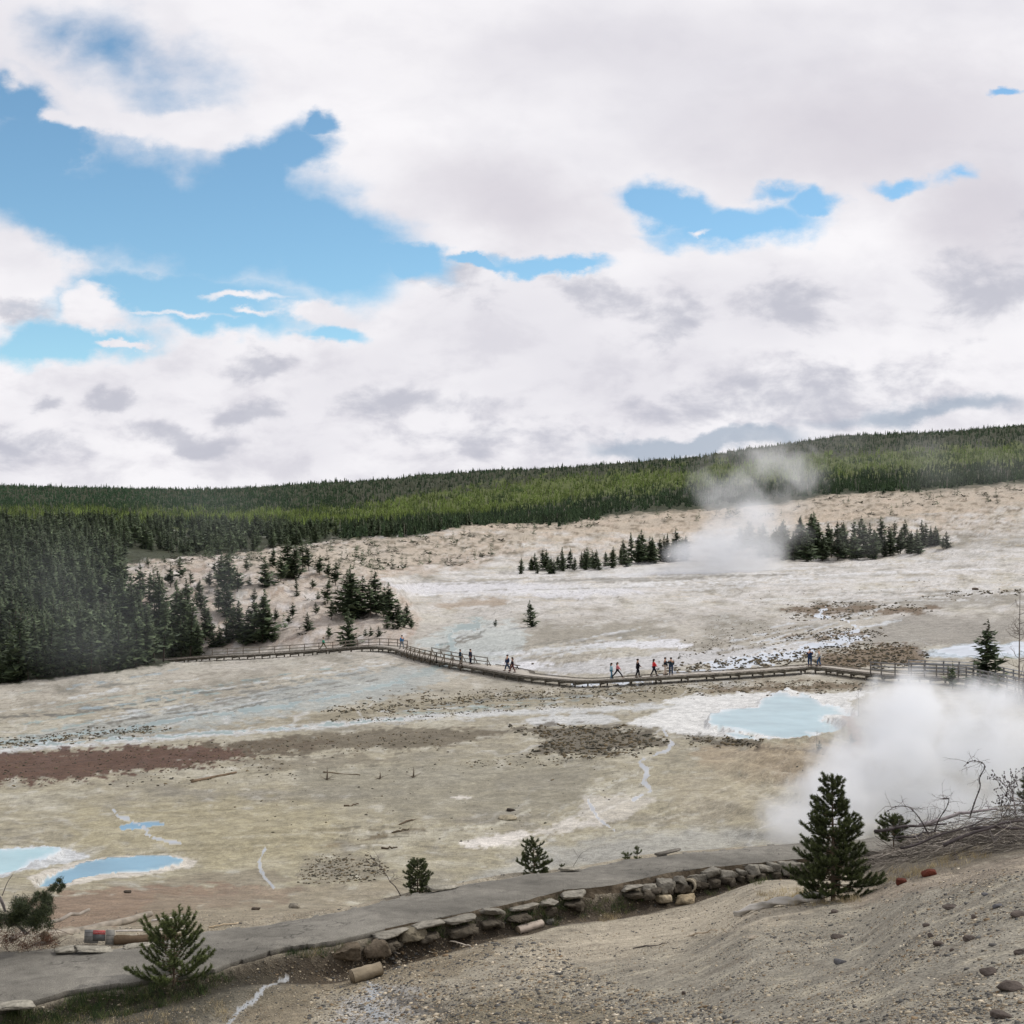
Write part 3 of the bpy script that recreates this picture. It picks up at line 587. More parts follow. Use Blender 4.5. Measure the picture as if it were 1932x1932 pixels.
# ------------------------------------------------------------------ the asphalt footpath: a cracked slab with ragged edges
def asphalt():
    n = 1500; x = np.linspace(-13.5, 13.5, n); rows = 64
    e1 = np.interp(x, xs, yn)-.0+fbm(x/.9, x*0+2, 4)*.12+np.where(fbm(x/.35, x*0+5, 2) > .25, .05, 0)
    e2 = np.interp(x, xs, yf)+fbm(x/1.1, x*0+9, 4)*.22+np.where(fbm(x/.5, x*0+15, 2) > .2, .14, 0)
    V = []; Cc = []
    for r in range(-2, rows+2):
        t = np.clip(r/(rows-1), 0, 1); y = e1+(e2-e1)*t
        z = PZ+fbm(x/1.6, y/1.6, 3)*.045-.05*np.abs(2*t-1)**4
        if r == -2: z = z-.16; y = y+.05
        if r == rows+1: z = z-.16; y = y-.05
        V.append(np.stack([x, y, z], 1))
        nn = fbm(x/2.2, y/1.1, 4)[:, None]
        base = L_(121, 118, 110)*(1+.45*nn)*(1+.5*np.minimum(0, -.12+np.abs(fbm(x/1.3, y*1.4, 3)))[:, None]*3)
        if r in (-2, rows+1): base = L_(60, 55, 48)*np.ones((n, 1))
        if r > rows-5: base = base*1.18
        ckk = np.abs(fbm(x/1.5+3, y/.8, 4)); base = base*(1-.55*sstep(.03, .008, ckk)*sstep(-.1, .2, fbm(x/3, y/2+7, 2)))[:, None]; base = base*(1+.2*fbm(x/.25, y/.25, 2))[:, None]
        Cc.append(base*np.ones((n, 3)))
    R = rows+4; i = np.arange(R-1)[:, None]*n; j = np.arange(n-1)[None]
    f = np.stack([i+j, i+j+1, i+n+j+1, i+n+j], -1).reshape(-1, 4)
    m = mat('worn asphalt', (1, 1, 1), .9, spec=.25, noise=(45, .68, 1.3), bump=(60, .02))
    o = mesh_np('path', np.concatenate(V), f, m, None, np.concatenate(Cc), False); o['kind'] = 'structure'
    return m
M['asphalt'] = asphalt()
# ------------------------------------------------------------------ conifers of the middle distance (unit height)
def conifer(seed, r0=.17, base=.08, whorls=15, br=6, ragged=.35, top=1.0, tri=5, taper=.9, cdark=(.033, .052, .030), clite=(.098, .130, .064)):
    r = np.random.default_rng(seed); V = []; Cc = []
    lean = r.normal(size=2)*.02
    for k in range(whorls):
        t = k/(whorls-1); z = base+(top-base)*t**.95
        R = r0*((1-t)**taper)*(1+ragged*r.normal()*.5)+.012
        if t < .12: R *= .75
        m = br+int(r.integers(-1, 2))
        if t > .8: m = max(3, m-2)
        a0 = r.random()*6.28
        for i in range(m):
            if r.random() < ragged*.45: continue
            a = a0+i*2*PI/m+r.normal()*.25; Rb = max(.01, R*(1+r.normal()*ragged*.6))
            d = np.array([math.cos(a), math.sin(a), 0]); s = np.array([-d[1], d[0], 0]); jz = r.normal()*.022; up_ = r.uniform(-.35, .3)
            for q in range(tri):
                f = (q+.7)/tri*Rb; wq = Rb*.52*(1-.5*q/tri)+.012
                c = np.array([lean[0]*z, lean[1]*z, z+jz])+d*f+np.array([0, 0, up_*f+.35*f*f/Rb+r.normal()*.014])
                p = r.normal(size=3)*.3
                e1 = (d+p*.6+np.array([0, 0, r.uniform(-.2, .7)])); e2 = (s+r.normal(size=3)*.35)
                V += [c-e2*wq*.6-e1*wq*.3, c+e2*wq*.6-e1*wq*.2+np.array([0, 0, .01]), c+e1*wq*1.0+np.array([0, 0, r.normal()*.012-.008])]
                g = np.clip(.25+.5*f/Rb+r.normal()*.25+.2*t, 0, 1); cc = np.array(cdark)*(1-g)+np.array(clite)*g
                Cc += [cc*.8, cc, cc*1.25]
    V = np.array(V); fc = np.arange(len(V)).reshape(-1, 3)
    tb = MB(); n = 6; zz = np.linspace(-.03, .97*top, n)
    tb.tube(np.stack([lean[0]*zz, lean[1]*zz, zz], 1), np.interp(zz, [-.03, 1], [.013, .003]), 5, L_(92, 82, 74))
    return (V, fc, np.array(Cc)), tb.arr()
def snag(seed, br=14, h=1.0, thick=.010, up=.1, budcol=None, bend=0):
    """a dead or leafless little tree: tapering stem with thin bare branches"""
    r = np.random.default_rng(seed); tb = MB(); zz = np.linspace(-.03, h, 7)
    sx = bend*zz**2; tb.tube(np.stack([sx, zz*.02, zz], 1), np.interp(zz, [0, h], [thick, thick*.25]), 5, L_(128, 122, 116))
    bb = MB()
    for k in range(br):
        z = r.uniform(.22, .96)*h; L = (.05+.24*(1-z/h))*r.uniform(.6, 1.2); a = r.random()*6.28
        t = np.linspace(0, 1, 4); x0 = bend*z*z
        p = np.stack([x0+np.cos(a)*L*t, np.sin(a)*L*t, z+L*(up*t+(.5*t*t))], 1)+r.normal(size=(4, 3))*.006*t[:, None]
        bb.tube(p, np.linspace(thick*.35, thick*.12, 4), 3, L_(120, 112, 104))
        for s_ in range(3):
            q = p[1+s_ % 3]; e = q+r.normal(size=3)*.035+[0, 0, .02]
            bb.tube([q, e], [thick*.16, thick*.1], 3, L_(116, 108, 100))
            if budcol is not None: bb.ell(e, (thick*.55,)*3, 5, 3, budcol)
    return bb.arr(), tb.arr()
def me_of(name, arr, m_):
    o = mesh_np(name, arr[0], arr[1], m_, None, arr[2]); me = o.data; bpy.data.objects.remove(o); return me
VAR = []
spec = [dict(r0=.15, base=.10, whorls=22), dict(r0=.19, base=.06, whorls=20), dict(r0=.13, base=.25, whorls=15, ragged=.45), dict(r0=.22, base=.05, whorls=13, br=7),
        dict(r0=.17, base=.15, whorls=14, ragged=.55), dict(r0=.12, base=.05, whorls=20, ragged=.3), dict(r0=.26, base=.03, whorls=11, br=7, ragged=.4), dict(r0=.16, base=.35, whorls=11, ragged=.6, tri=4)]
for i, s_ in enumerate(spec):
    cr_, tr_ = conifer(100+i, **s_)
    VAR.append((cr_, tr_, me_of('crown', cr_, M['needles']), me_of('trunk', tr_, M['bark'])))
bush_arr = conifer(150, r0=.62, base=.0, whorls=6, br=8, ragged=.5, top=.8, tri=3)
shrub_me = (me_of('crown', bush_arr[0], M['needles']), me_of('trunk', bush_arr[1], M['bark']))
SNV = []
for i in range(3):
    cr_, tr_ = snag(200+i, br=18); SNV.append((cr_, tr_, me_of('branches', cr_, M['deadwood']), me_of('trunk', tr_, M['deadwood'])))

def tree(p, h, var, label, group=None, cat='tree', name='pine_tree', wide=1.0, seed=0, kind='tree'):
    r = random.Random(seed*77+int(p[0]*31)+int(p[1]*17))
    o = empty(name, tuple(p), r.random()*6.28); o.scale = (h*wide, h*wide, h)
    tag(o, label, cat, group)
    if kind == 'snag': a, b = SNV[var % 3][2], SNV[var % 3][3]; n1 = 'branches'
    elif kind == 'shrub': a, b = shrub_me; n1 = 'crown'
    else: a, b = VAR[var][2], VAR[var][3]; n1 = 'crown'
    link(n1, a, o); link('trunk', b, o)
    return o
def in_poly(pts, x, y):
    c = False; n = len(pts)
    for i in range(n):
        x1, y1 = pts[i]; x2, y2 = pts[i-1]
        if (y1 > y) != (y2 > y) and x < (x2-x1)*(y-y1)/(y2-y1)+x1: c = not c
    return c
ntree = 0
def px_tree(px, py, hpx, var, label, group=None, ymin=100, **k):
    global ntree
    ntree += 1
    g = G(px, py, ymin); h = hpx/F*g[1]*(1.18 if group else 1.0)
    return tree(g-[0, 0, .1], h, var, label, group, seed=ntree, **k)
# singled-out trees of the basin
px_tree(1002, 1183, 50, 1, 'lone bushy conifer standing by itself on the bare flat beyond the boardwalk', wide=1.5)
px_tree(935, 1183, 17, 4, 'tiny grey-green sapling left of the lone conifer on the flat', wide=1.3, name='pine_sapling')
px_tree(345, 1218, 100, 0, 'tall slim conifer rising alone at the foot of the pale knoll', wide=1.3)
px_tree(375, 1243, 72, 1, 'dense conifer at the forest edge where the boardwalk comes out of the trees', wide=1.1)
px_tree(658, 1221, 72, 3, 'dark rounded conifer standing right behind the boardwalk railing', wide=1.25)
px_tree(1858, 1302, 130, 1, 'tall dark conifer growing beside the railed end of the boardwalk', wide=1.55, ymin=80)
px_tree(1797, 1300, 52, 4, 'small thin conifer in front of the boardwalk railing', wide=1.0, name='pine_sapling', ymin=80)
px_tree(1876, 1318, 48, 6, 'low dark bushy conifer at the foot of the tall conifer by the railing', wide=1.3, ymin=80)
px_tree(1922, 1330, 222, 0, 'tall bare grey tree with thin twigs by the right end of the boardwalk', kind='snag', name='bare_tree', ymin=70, wide=.9)
px_tree(1620, 1352, 52, 1, 'small leafless sapling beside the milky blue pool', kind='snag', name='bare_sapling', ymin=60, wide=1.5)
px_tree(1541, 1412, 38, 2, 'spindly half-bare sapling below the milky blue pool', kind='snag', name='bare_sapling', ymin=60, wide=1.4)
px_tree(1546, 1414, 20, 6, 'low green pine shrub at the foot of the half-bare sapling', name='pine_shrub', ymin=60, wide=1.2, cat='shrub')
px_tree(1606, 1402, 22, 6, 'reddish-brown low shrub on the bank beside the steam', name='low_shrub', ymin=60, wide=1.5, cat='shrub')
rg_ = random.Random(5)
gk = 'scattered conifers on the pale knoll'
KN = [(322, 1108, 38, 4), (335, 1140, 28, 4), (300, 1130, 48, 2), (283, 1120, 36, 2), (310, 1062, 10, 6), (278, 1065, 12, 6), (378, 1150, 46, 0), (388, 1210, 62, 0), (396, 1205, 46, 2), (352, 1124, 24, 4), (371, 1140, 22, 2),
      (430, 1112, 62, 3), (418, 1106, 52, 3), (448, 1118, 40, 4), (426, 1165, 62, 1), (412, 1155, 44, 4), (465, 1078, 22, 4), (500, 1108, 48, 3), (543, 1090, 66, 3), (555, 1092, 54, 1), (530, 1098, 44, 4), (571, 1076, 46, 4), (583, 1078, 40, 2),
      (515, 1070, 32, 0), (633, 1105, 40, 4), (620, 1090, 28, 4), (603, 1085, 34, 4), (618, 1140, 38, 4), (520, 1172, 22, 4), (552, 1166, 26, 4), (580, 1190, 30, 3), (596, 1160, 22, 4), (625, 1170, 34, 2), (642, 1160, 26, 4), (620, 1205, 22, 4),
      (545, 1178, 18, 4), (600, 1130, 14, 6), (480, 1130, 18, 6), (560, 1125, 16, 6), (590, 1112, 18, 4), (471, 1104, 16, 6), (440, 1205, 52, 1), (452, 1212, 66, 0), (466, 1216, 60, 3), (480, 1214, 74, 1), (495, 1212, 84, 1), (508, 1206, 54, 3), (428, 1214, 44, 3), (515, 1210, 24, 6), (415, 1220, 34, 3), (402, 1222, 30, 3)]
for k in range(18):
    x = rg_.uniform(260, 640); y = rg_.uniform(1065, 1205); KN.append((x, y, rg_.uniform(12, 34), rg_.choice([2, 4, 4, 6, 7])))
for i, (x, y, h, v) in enumerate(KN): px_tree(x, y, h, v, 'conifer or pine sapling scattered over the pale pinkish knoll', gk, wide=1.4, ymin=150)
for i, (x, y, h, v) in enumerate([(655, 1160, 70, 3), (667, 1168, 84, 1), (682, 1160, 62, 3), (700, 1166, 56, 2), (710, 1160, 68, 0), (724, 1165, 50, 4), (737, 1172, 60, 1), (752, 1175, 38, 3), (765, 1178, 34, 1), (775, 1180, 16, 6)]):
    px_tree(x, y, h, v, 'dark conifer in the clump on the right shoulder of the pale knoll', 'clump of dark conifers at the right end of the knoll', wide=1.6, ymin=150)
for i, (x, y, h, v) in enumerate([(729, 1186, 24, 6), (741, 1187, 16, 6), (750, 1187, 26, 6), (761, 1184, 16, 6), (776, 1187, 18, 4), (699, 1200, 16, 6), (714, 1201, 18, 6), (689, 1200, 14, 6)]):
    px_tree(x, y, h, v, 'low dark bush below the clump of conifers on the knoll', 'low bushes below the knoll clump', wide=1.3, ymin=150, name='bush', cat='bush')
# the two groves standing in the flats
rg_ = random.Random(5)
gA = 'left grove of conifers on the far flat'
for k in range(44):
    x = 978+(1300-978)*((k+.5)/44)+rg_.uniform(-6, 6); yb = np.interp(x, [975, 1100, 1200, 1300], [1083, 1076, 1066, 1056])+rg_.uniform(-7, 3)
    h = np.interp(x, [975, 1060, 1130, 1210, 1270, 1300], [20, 34, 30, 46, 44, 40])*rg_.uniform(.65, 1.12)
    px_tree(x, yb, h, rg_.choice([0, 1, 1, 3, 5]), 'dark conifer in the left grove on the far flat beside the steam', gA, wide=1.5, ymin=200)
gB = 'right grove of conifers on the far flat'
for k in range(72):
    x = 1395+(1785-1395)*((k+.5)/72)+rg_.uniform(-6, 6); yb = np.interp(x, [1390, 1480, 1560, 1700, 1790], [1040, 1058, 1058, 1050, 1038])+rg_.uniform(-16, 2)
    h = np.interp(x, [1390, 1480, 1540, 1600, 1700, 1790], [36, 54, 60, 56, 48, 26])*rg_.uniform(.6, 1.1)
    px_tree(x, yb, h, rg_.choice([0, 1, 1, 3, 5, 2]), 'dark conifer in the right grove on the far flat beyond the steam', gB, wide=1.45, ymin=200)
# the edge of the dense wood on the left slope
gL = 'conifers of the dense wood on the left slope'
wood = [(-20, 1290), (0, 1290), (120, 1274), (200, 1268), (300, 1252), (392, 1238), (372, 1205), (320, 1165), (250, 1125), (225, 1100), (-20, 1100)]
for k in range(88):
    while True:
        x = rg_.uniform(-20, 392); y = 1290-(1290-1100)*rg_.random()**1.5
        if in_poly(wood, x, y): break
    h = np.interp(y, [1100, 1180, 1250, 1290], [56, 78, 96, 112])*rg_.uniform(.6, 1.15)
    if k < 24:                                     # the very edge of the wood
        x = -15+k*17; y = np.interp(x, [0, 120, 200, 300, 385], [1288, 1274, 1268, 1250, 1238]); h = rg_.uniform(34, 110)
    px_tree(x, y, h, rg_.choice([0, 1, 2, 3, 4, 5, 7]), 'tall dark conifer in the dense wood on the left slope', gL, wide=1.15, ymin=150)
print('individual trees', ntree)

# ------------------------------------------------------------------ the rest of the wood, as one mass
def scatter_merge(arrs, idx, pos, h, wide, rot, tint):
    V = []; Fc = []; Cc = []; n = 0
    for a in range(len(arrs)):
        s = np.nonzero(idx == a)[0]
        if len(s) == 0: continue
        v, f, c = arrs[a]; ca, sa = np.cos(rot[s])[:, None], np.sin(rot[s])[:, None]
        x = (v[None, :, 0]*ca-v[None, :, 1]*sa)*(h[s]*wide[s])[:, None]+pos[s, 0:1]
        y = (v[None, :, 0]*sa+v[None, :, 1]*ca)*(h[s]*wide[s])[:, None]+pos[s, 1:2]
        z = v[None, :, 2]*h[s][:, None]+pos[s, 2:3]
        V.append(np.stack([x, y, z], -1).reshape(-1, 3))
        Fc.append((f[None]+(np.arange(len(s))*len(v))[:, None, None]).reshape(-1, 3)+n); n += len(s)*len(v)
        Cc.append((c[None]*tint[s][:, None, :]).reshape(-1, 3))
    return np.concatenate(V), np.concatenate(Fc), np.concatenate(Cc)
def sample_px(n, x0, x1, y0, y1):
    Y = np.exp(rng.uniform(math.log(y0), math.log(y1), n)); px = rng.uniform(x0, x1, n); X = (px-HZ)/F*Y
    z = ground_z(X, Y); return px, HZ-F*z/Y, X, Y, z
foot = lambda x: np.interp(x, [-900, 0, 120, 200, 232, 240, 400, 600, 640, 790, 870, 935, 1060, 1200, 1400, 1530, 1700, 1932, 2700], [1300, 1288, 1272, 1262, 1160, 1052, 1048, 1026, 1017, 1011, 994, 988, 992, 962, 950, 934, 929, 908, 905])
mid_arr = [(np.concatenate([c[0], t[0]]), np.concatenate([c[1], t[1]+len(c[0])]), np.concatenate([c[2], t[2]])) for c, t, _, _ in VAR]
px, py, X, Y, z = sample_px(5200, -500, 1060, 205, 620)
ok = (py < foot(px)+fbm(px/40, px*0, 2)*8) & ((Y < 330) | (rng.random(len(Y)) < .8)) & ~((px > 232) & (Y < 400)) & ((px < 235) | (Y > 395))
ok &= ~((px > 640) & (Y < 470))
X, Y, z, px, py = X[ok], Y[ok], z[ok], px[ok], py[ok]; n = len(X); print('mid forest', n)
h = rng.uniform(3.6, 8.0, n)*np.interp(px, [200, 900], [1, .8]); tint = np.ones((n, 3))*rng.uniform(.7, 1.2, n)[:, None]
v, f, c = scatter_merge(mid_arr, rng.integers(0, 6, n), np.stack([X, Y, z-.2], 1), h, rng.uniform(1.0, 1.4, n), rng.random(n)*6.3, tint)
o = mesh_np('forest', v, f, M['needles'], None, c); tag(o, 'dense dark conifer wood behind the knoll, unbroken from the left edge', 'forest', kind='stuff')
# low-detail trees for the far slopes
def far_tree(seed, r0, layers=6, col1=(.026, .044, .022), col2=(.062, .090, .034)):
    r = np.random.default_rng(seed); V = []; Cc = []; Fc = []
    for k in range(layers):
        t = k/layers; zb = .08+.80*t-.03; R = r0*(1-t)**.8*r.uniform(.8, 1.2); zt = min(1.0, zb+.30*(1-t*.4))
        m = 5; a = np.arange(m)*2*PI/m+r.random()*6
        for i in range(m):
            if r.random() < .12: continue
            w = r.uniform(.7, 1.25); d = np.array([math.cos(a[i]), math.sin(a[i])])*R*w; d2 = np.array([math.cos(a[i]+1.1), math.sin(a[i]+1.1)])*R*w*.8
            b = len(V); V += [[d[0], d[1], zb+r.normal()*.02], [d2[0], d2[1], zb+r.normal()*.03], [r.normal()*.01, r.normal()*.01, zt]]; Fc.append([b, b+1, b+2])
            g = r.random()*.6+.3*t; cc = np.array(col1)*(1-g)+np.array(col2)*g; Cc += [cc, cc*1.1, cc*.85]
    return np.array(V), np.array(Fc), np.array(Cc)
def far_snag(seed):
    r = np.random.default_rng(seed); tb = MB(); tb.tube([[0, 0, 0], [0, 0, .95]], [.018, .006], 3, L_(150, 142, 132))
    for k in range(7):
        zz = r.uniform(.3, .85); a = r.random()*6; tb.tube([[0, 0, zz], [math.cos(a)*.07, math.sin(a)*.07, zz-.01]], [.007, .004], 3, L_(142, 134, 124))
    return tb.arr()
FT = [far_tree(i, r0) for i, r0 in enumerate((.14, .17, .2, .15, .13))]+[far_snag(9)]
px, py, X, Y, z = sample_px(86000, -500, 2500, 455, 1640)
fo = foot(px); ok = (py < fo+fbm(px/30, px*0, 2)*8) & ((Y > 600) | (px > 640)) & (rng.random(len(Y)) < np.interp(Y, [450, 700, 1640], [.7, .8, 1]))
ok &= ~((px > 900) & (Y < 560) & (py > 1000))
X, Y, z, px, py = X[ok], Y[ok], z[ok], px[ok], py[ok]; n = len(X)
sun_band_poly = [(640, 962), (1000, 908), (1320, 882), (1500, 860), (1932, 842), (2500, 822), (2500, 874), (1932, 874), (1530, 902), (1300, 918), (1080, 948), (960, 966), (800, 986), (640, 1000), (400, 994), (-300, 982), (-300, 958), (400, 968)]  # outline of the band whose trees are tinted as if in sun
lt = sd_poly(sun_band_poly, px, py)+fbm(px/30, py/7, 3)*14
sun_amt = (1-sstep(-5, 5, lt))*(.25+.75*sstep(-.42, .0, fbm(px/70+4, py/11, 3)))
dead = np.clip(sstep(.0, .5, fbm(px/60+7, py/9, 3))*.30+.03, 0, 1)*np.where((py > 860) & (px > 640) | (py > 950), 1, .35)
dead = np.where((px > 640) & (lt > -3) & (lt < 22) & (py < np.interp(px, [640, 1932], [962, 850])), .45, dead)
idx = rng.integers(0, 5, n); idx = np.where(rng.random(n) < dead*.7, 5, idx)
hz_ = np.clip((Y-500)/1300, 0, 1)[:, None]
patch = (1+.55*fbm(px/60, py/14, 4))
tint = (np.array([.95, 1.08, 1.0])*(1-sun_amt[:, None])+np.array([4.3, 3.7, 2.1])*sun_amt[:, None])*rng.uniform(.65, 1.3, n)[:, None]*patch[:, None]  # sun and cloud shadow on the slopes put into the tree tint
tint = tint*(1-hz_*.12)+np.array([.9, 1.2, 1.55])*hz_*.42  # bluish distance haze mixed into the tree colour
hb = (sstep(760, 300, px)*sstep(800, 1100, Y))[:, None]; tint = tint*(1-.4*hb)+np.array([1.1, 1.5, 1.9])*.6*hb  # thicker haze painted into the trees of the left ridge
tint[idx == 5] = rng.uniform(.5, 1.0, (idx == 5).sum())[:, None]
h = rng.uniform(2.6, 6.2, n)*(1+.25*fbm(px/30, py/8, 2))*np.interp(Y, [450, 800, 1600], [1.05, .9, .85])
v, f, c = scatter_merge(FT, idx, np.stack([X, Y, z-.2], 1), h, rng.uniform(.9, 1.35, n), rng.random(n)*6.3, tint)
o = mesh_np('hillside_forest', v, f, M['needles'], None, c); tag(o, 'forested far hillsides of conifers, with sunlit and cloud-shaded bands and haze put into their colour', 'forest', kind='stuff')
print('far trees', n)
# low scrub on the ridges and the knoll
px, py, X, Y, z = sample_px(11000, -100, 2300, 215, 660)
r1 = in1 = np.array([in_poly([(205, 1215), (205, 1070), (420, 1035), (640, 1020), (800, 1012), (960, 988), (1130, 975), (1300, 962), (1560, 932), (1940, 905), (2300, 900), (2300, 935), (1780, 955), (1700, 985), (1500, 975), (1300, 985), (1060, 1000), (960, 1030), (940, 1045), (860, 1070), (700, 1080), (800, 1180), (640, 1215)], a, b) for a, b in zip(px, py)])
dens = fbm(px/45+61, py/10, 3)
ok = r1 & ((dens > .05) | (rng.random(len(px)) < .15)) & ~((py > 1080) & (rng.random(len(px)) < .72))
X, Y, z = X[ok], Y[ok], z[ok]; n = len(X)
bu = [conifer(160+i, r0=.5, base=.0, whorls=4, br=6, ragged=.7, top=.7, tri=2, cdark=(.04, .042, .028), clite=(.10, .10, .065))[0] for i in range(3)]+[conifer(170, r0=.2, base=.05, whorls=9, br=5, ragged=.5, tri=3)[0]]
idx = np.where(rng.random(n) < .2, 3, rng.integers(0, 3, n)); h = np.where(idx == 3, rng.uniform(2, 4.6, n), rng.uniform(.5, 1.5, n))*np.interp(Y, [215, 300, 450], [.6, .75, 1])
v, f, c = scatter_merge(bu, idx, np.stack([X, Y, z-.05], 1), h, np.where(idx == 3, 1.3, rng.uniform(1, 2.2, n)), rng.random(n)*6.3, np.ones((n, 3))*rng.uniform(.6, 1.5, n)[:, None])
o = mesh_np('scrub', v, f, M['needles'], None, c); tag(o, 'low scrub and seedlings dotted over the tan ridge below the forest', 'scrub', kind='stuff')
# dark tufts of rush and algae on the wet flats
def tufts():
    regs = [([(1230, 1262), (1340, 1250), (1480, 1232), (1560, 1216), (1700, 1212), (1750, 1232), (1740, 1250), (1660, 1262), (1500, 1255), (1300, 1270)], 2200, (.16, .42)),
            ([(1480, 1208), (1520, 1192), (1600, 1184), (1690, 1196), (1640, 1210), (1540, 1212)], 500, (.16, .4)), ([(1470, 1160), (1560, 1134), (1700, 1140), (1760, 1150), (1640, 1162), (1560, 1172)], 620, (.18, .45)),
            ([(1740, 1128), (1800, 1118), (1960, 1112), (1960, 1118), (1800, 1124)], 220, (.2, .5)), ([(1360, 1170), (1480, 1180), (1560, 1200), (1420, 1225), (1300, 1245), (1260, 1235)], 420, (.12, .3)),
            ([(1180, 1288), (1400, 1284), (1660, 1284), (1660, 1300), (1440, 1304), (1220, 1312), (980, 1322), (800, 1336), (640, 1348), (600, 1340), (800, 1318), (960, 1302)], 2600, (.08, .22)),
            ([(620, 1358), (1000, 1330), (1200, 1322), (1200, 1328), (1000, 1337), (640, 1364)], 700, (.06, .15)), ([(760, 1300), (1000, 1296), (900, 1325), (700, 1345), (640, 1345)], 260, (.08, .2)),
            ([(960, 1374), (1100, 1368), (1200, 1374), (1262, 1400), (1200, 1420), (1120, 1432), (1000, 1424), (1040, 1398)], 1500, (.08, .24)), ([(1290, 1388), (1370, 1392), (1440, 1396), (1430, 1412), (1300, 1404)], 260, (.08, .2)),
            ([(-20, 1404), (60, 1394), (180, 1380), (300, 1370), (330, 1376), (240, 1386), (100, 1400), (-20, 1412)], 700, (.08, .2)), ([(-20, 1425), (300, 1404), (620, 1390), (760, 1380), (940, 1380), (820, 1412), (560, 1432), (300, 1458), (-20, 1488)], 1500, (.05, .15)),
            ([(280, 1455), (420, 1440), (560, 1440), (640, 1460), (400, 1480), (200, 1490)], 130, (.06, .16)), ([(560, 1662), (580, 1625), (640, 1612), (700, 1618), (740, 1640), (700, 1662), (620, 1668)], 900, (.03, .11)),
            ([(400, 1480), (700, 1440), (1000, 1430), (1200, 1450), (1100, 1560), (800, 1600), (500, 1580)], 170, (.04, .12)), ([(860, 1440), (1000, 1420), (1140, 1430), (1100, 1445), (900, 1450)], 160, (.05, .13)),
            ([(1380, 1120), (1932, 1080), (1932, 1130), (1500, 1150)], 90, (.15, .35)), ([(1480, 1440), (1700, 1390), (1640, 1480), (1480, 1540)], 70, (.05, .14))]
    PXs = []; R_ = []
    rr = np.random.default_rng(12)
    for pl, n, (a, b) in regs:
        q = np.array(pl, float); k = 0; tries = 0
        while k < n*.62 and tries < 60:
            tries += 1
            x = rr.uniform(q[:, 0].min(), q[:, 0].max(), n); y = rr.uniform(q[:, 1].min(), q[:, 1].max(), n)
            s = sd_poly(pl, x, y); c = fbm(x/22+tries*0, y/5, 3)
            okk = (s+c*24 < -2) & ((c < .12) | (rr.random(n) < .2)) & (rr.random(n) < .3)
            x, y = x[okk], y[okk]; m = min(len(x), n-k); PXs += list(zip(x[:m], y[:m])); R_ += list(a+(b-a)*rr.random(m)**2); k += m
    g = np.array([G(x, y, 50) for x, y in PXs]); R_ = np.array(R_)*np.where(g[:, 1] > 150, .42, .52)
    base = MB(); base.ell((0, 0, 0), (1, 1, 1), 6, 4); v0, f0, c0 = base.arr()
    arrs = []
    for i in range(5):
        r = np.random.default_rng(300+i); v = v0*(1+r.normal(size=(len(v0), 1))*.22); v[:, 2] *= 1.05; arrs.append((v, f0, c0*np.clip(v[:, 2:3]*.5+.75, .4, 1.3)))
    n = len(g); t0 = np.array([L_(76, 72, 58), L_(92, 82, 62), L_(62, 60, 50), L_(104, 92, 70)])[rr.integers(0, 4, n)]*rr.uniform(.6, 1.2, n)[:, None]
    v, f, c = scatter_merge(arrs, rr.integers(0, 5, n), g, R_, rr.uniform(.8, 1.9, n), rr.random(n)*6, t0)
    o = mesh_np('rush_tufts', v, f, M['plant'], None, c); tag(o, 'small dark tufts and mounds dotted over the wet flats', 'tufts', kind='stuff')
tufts()
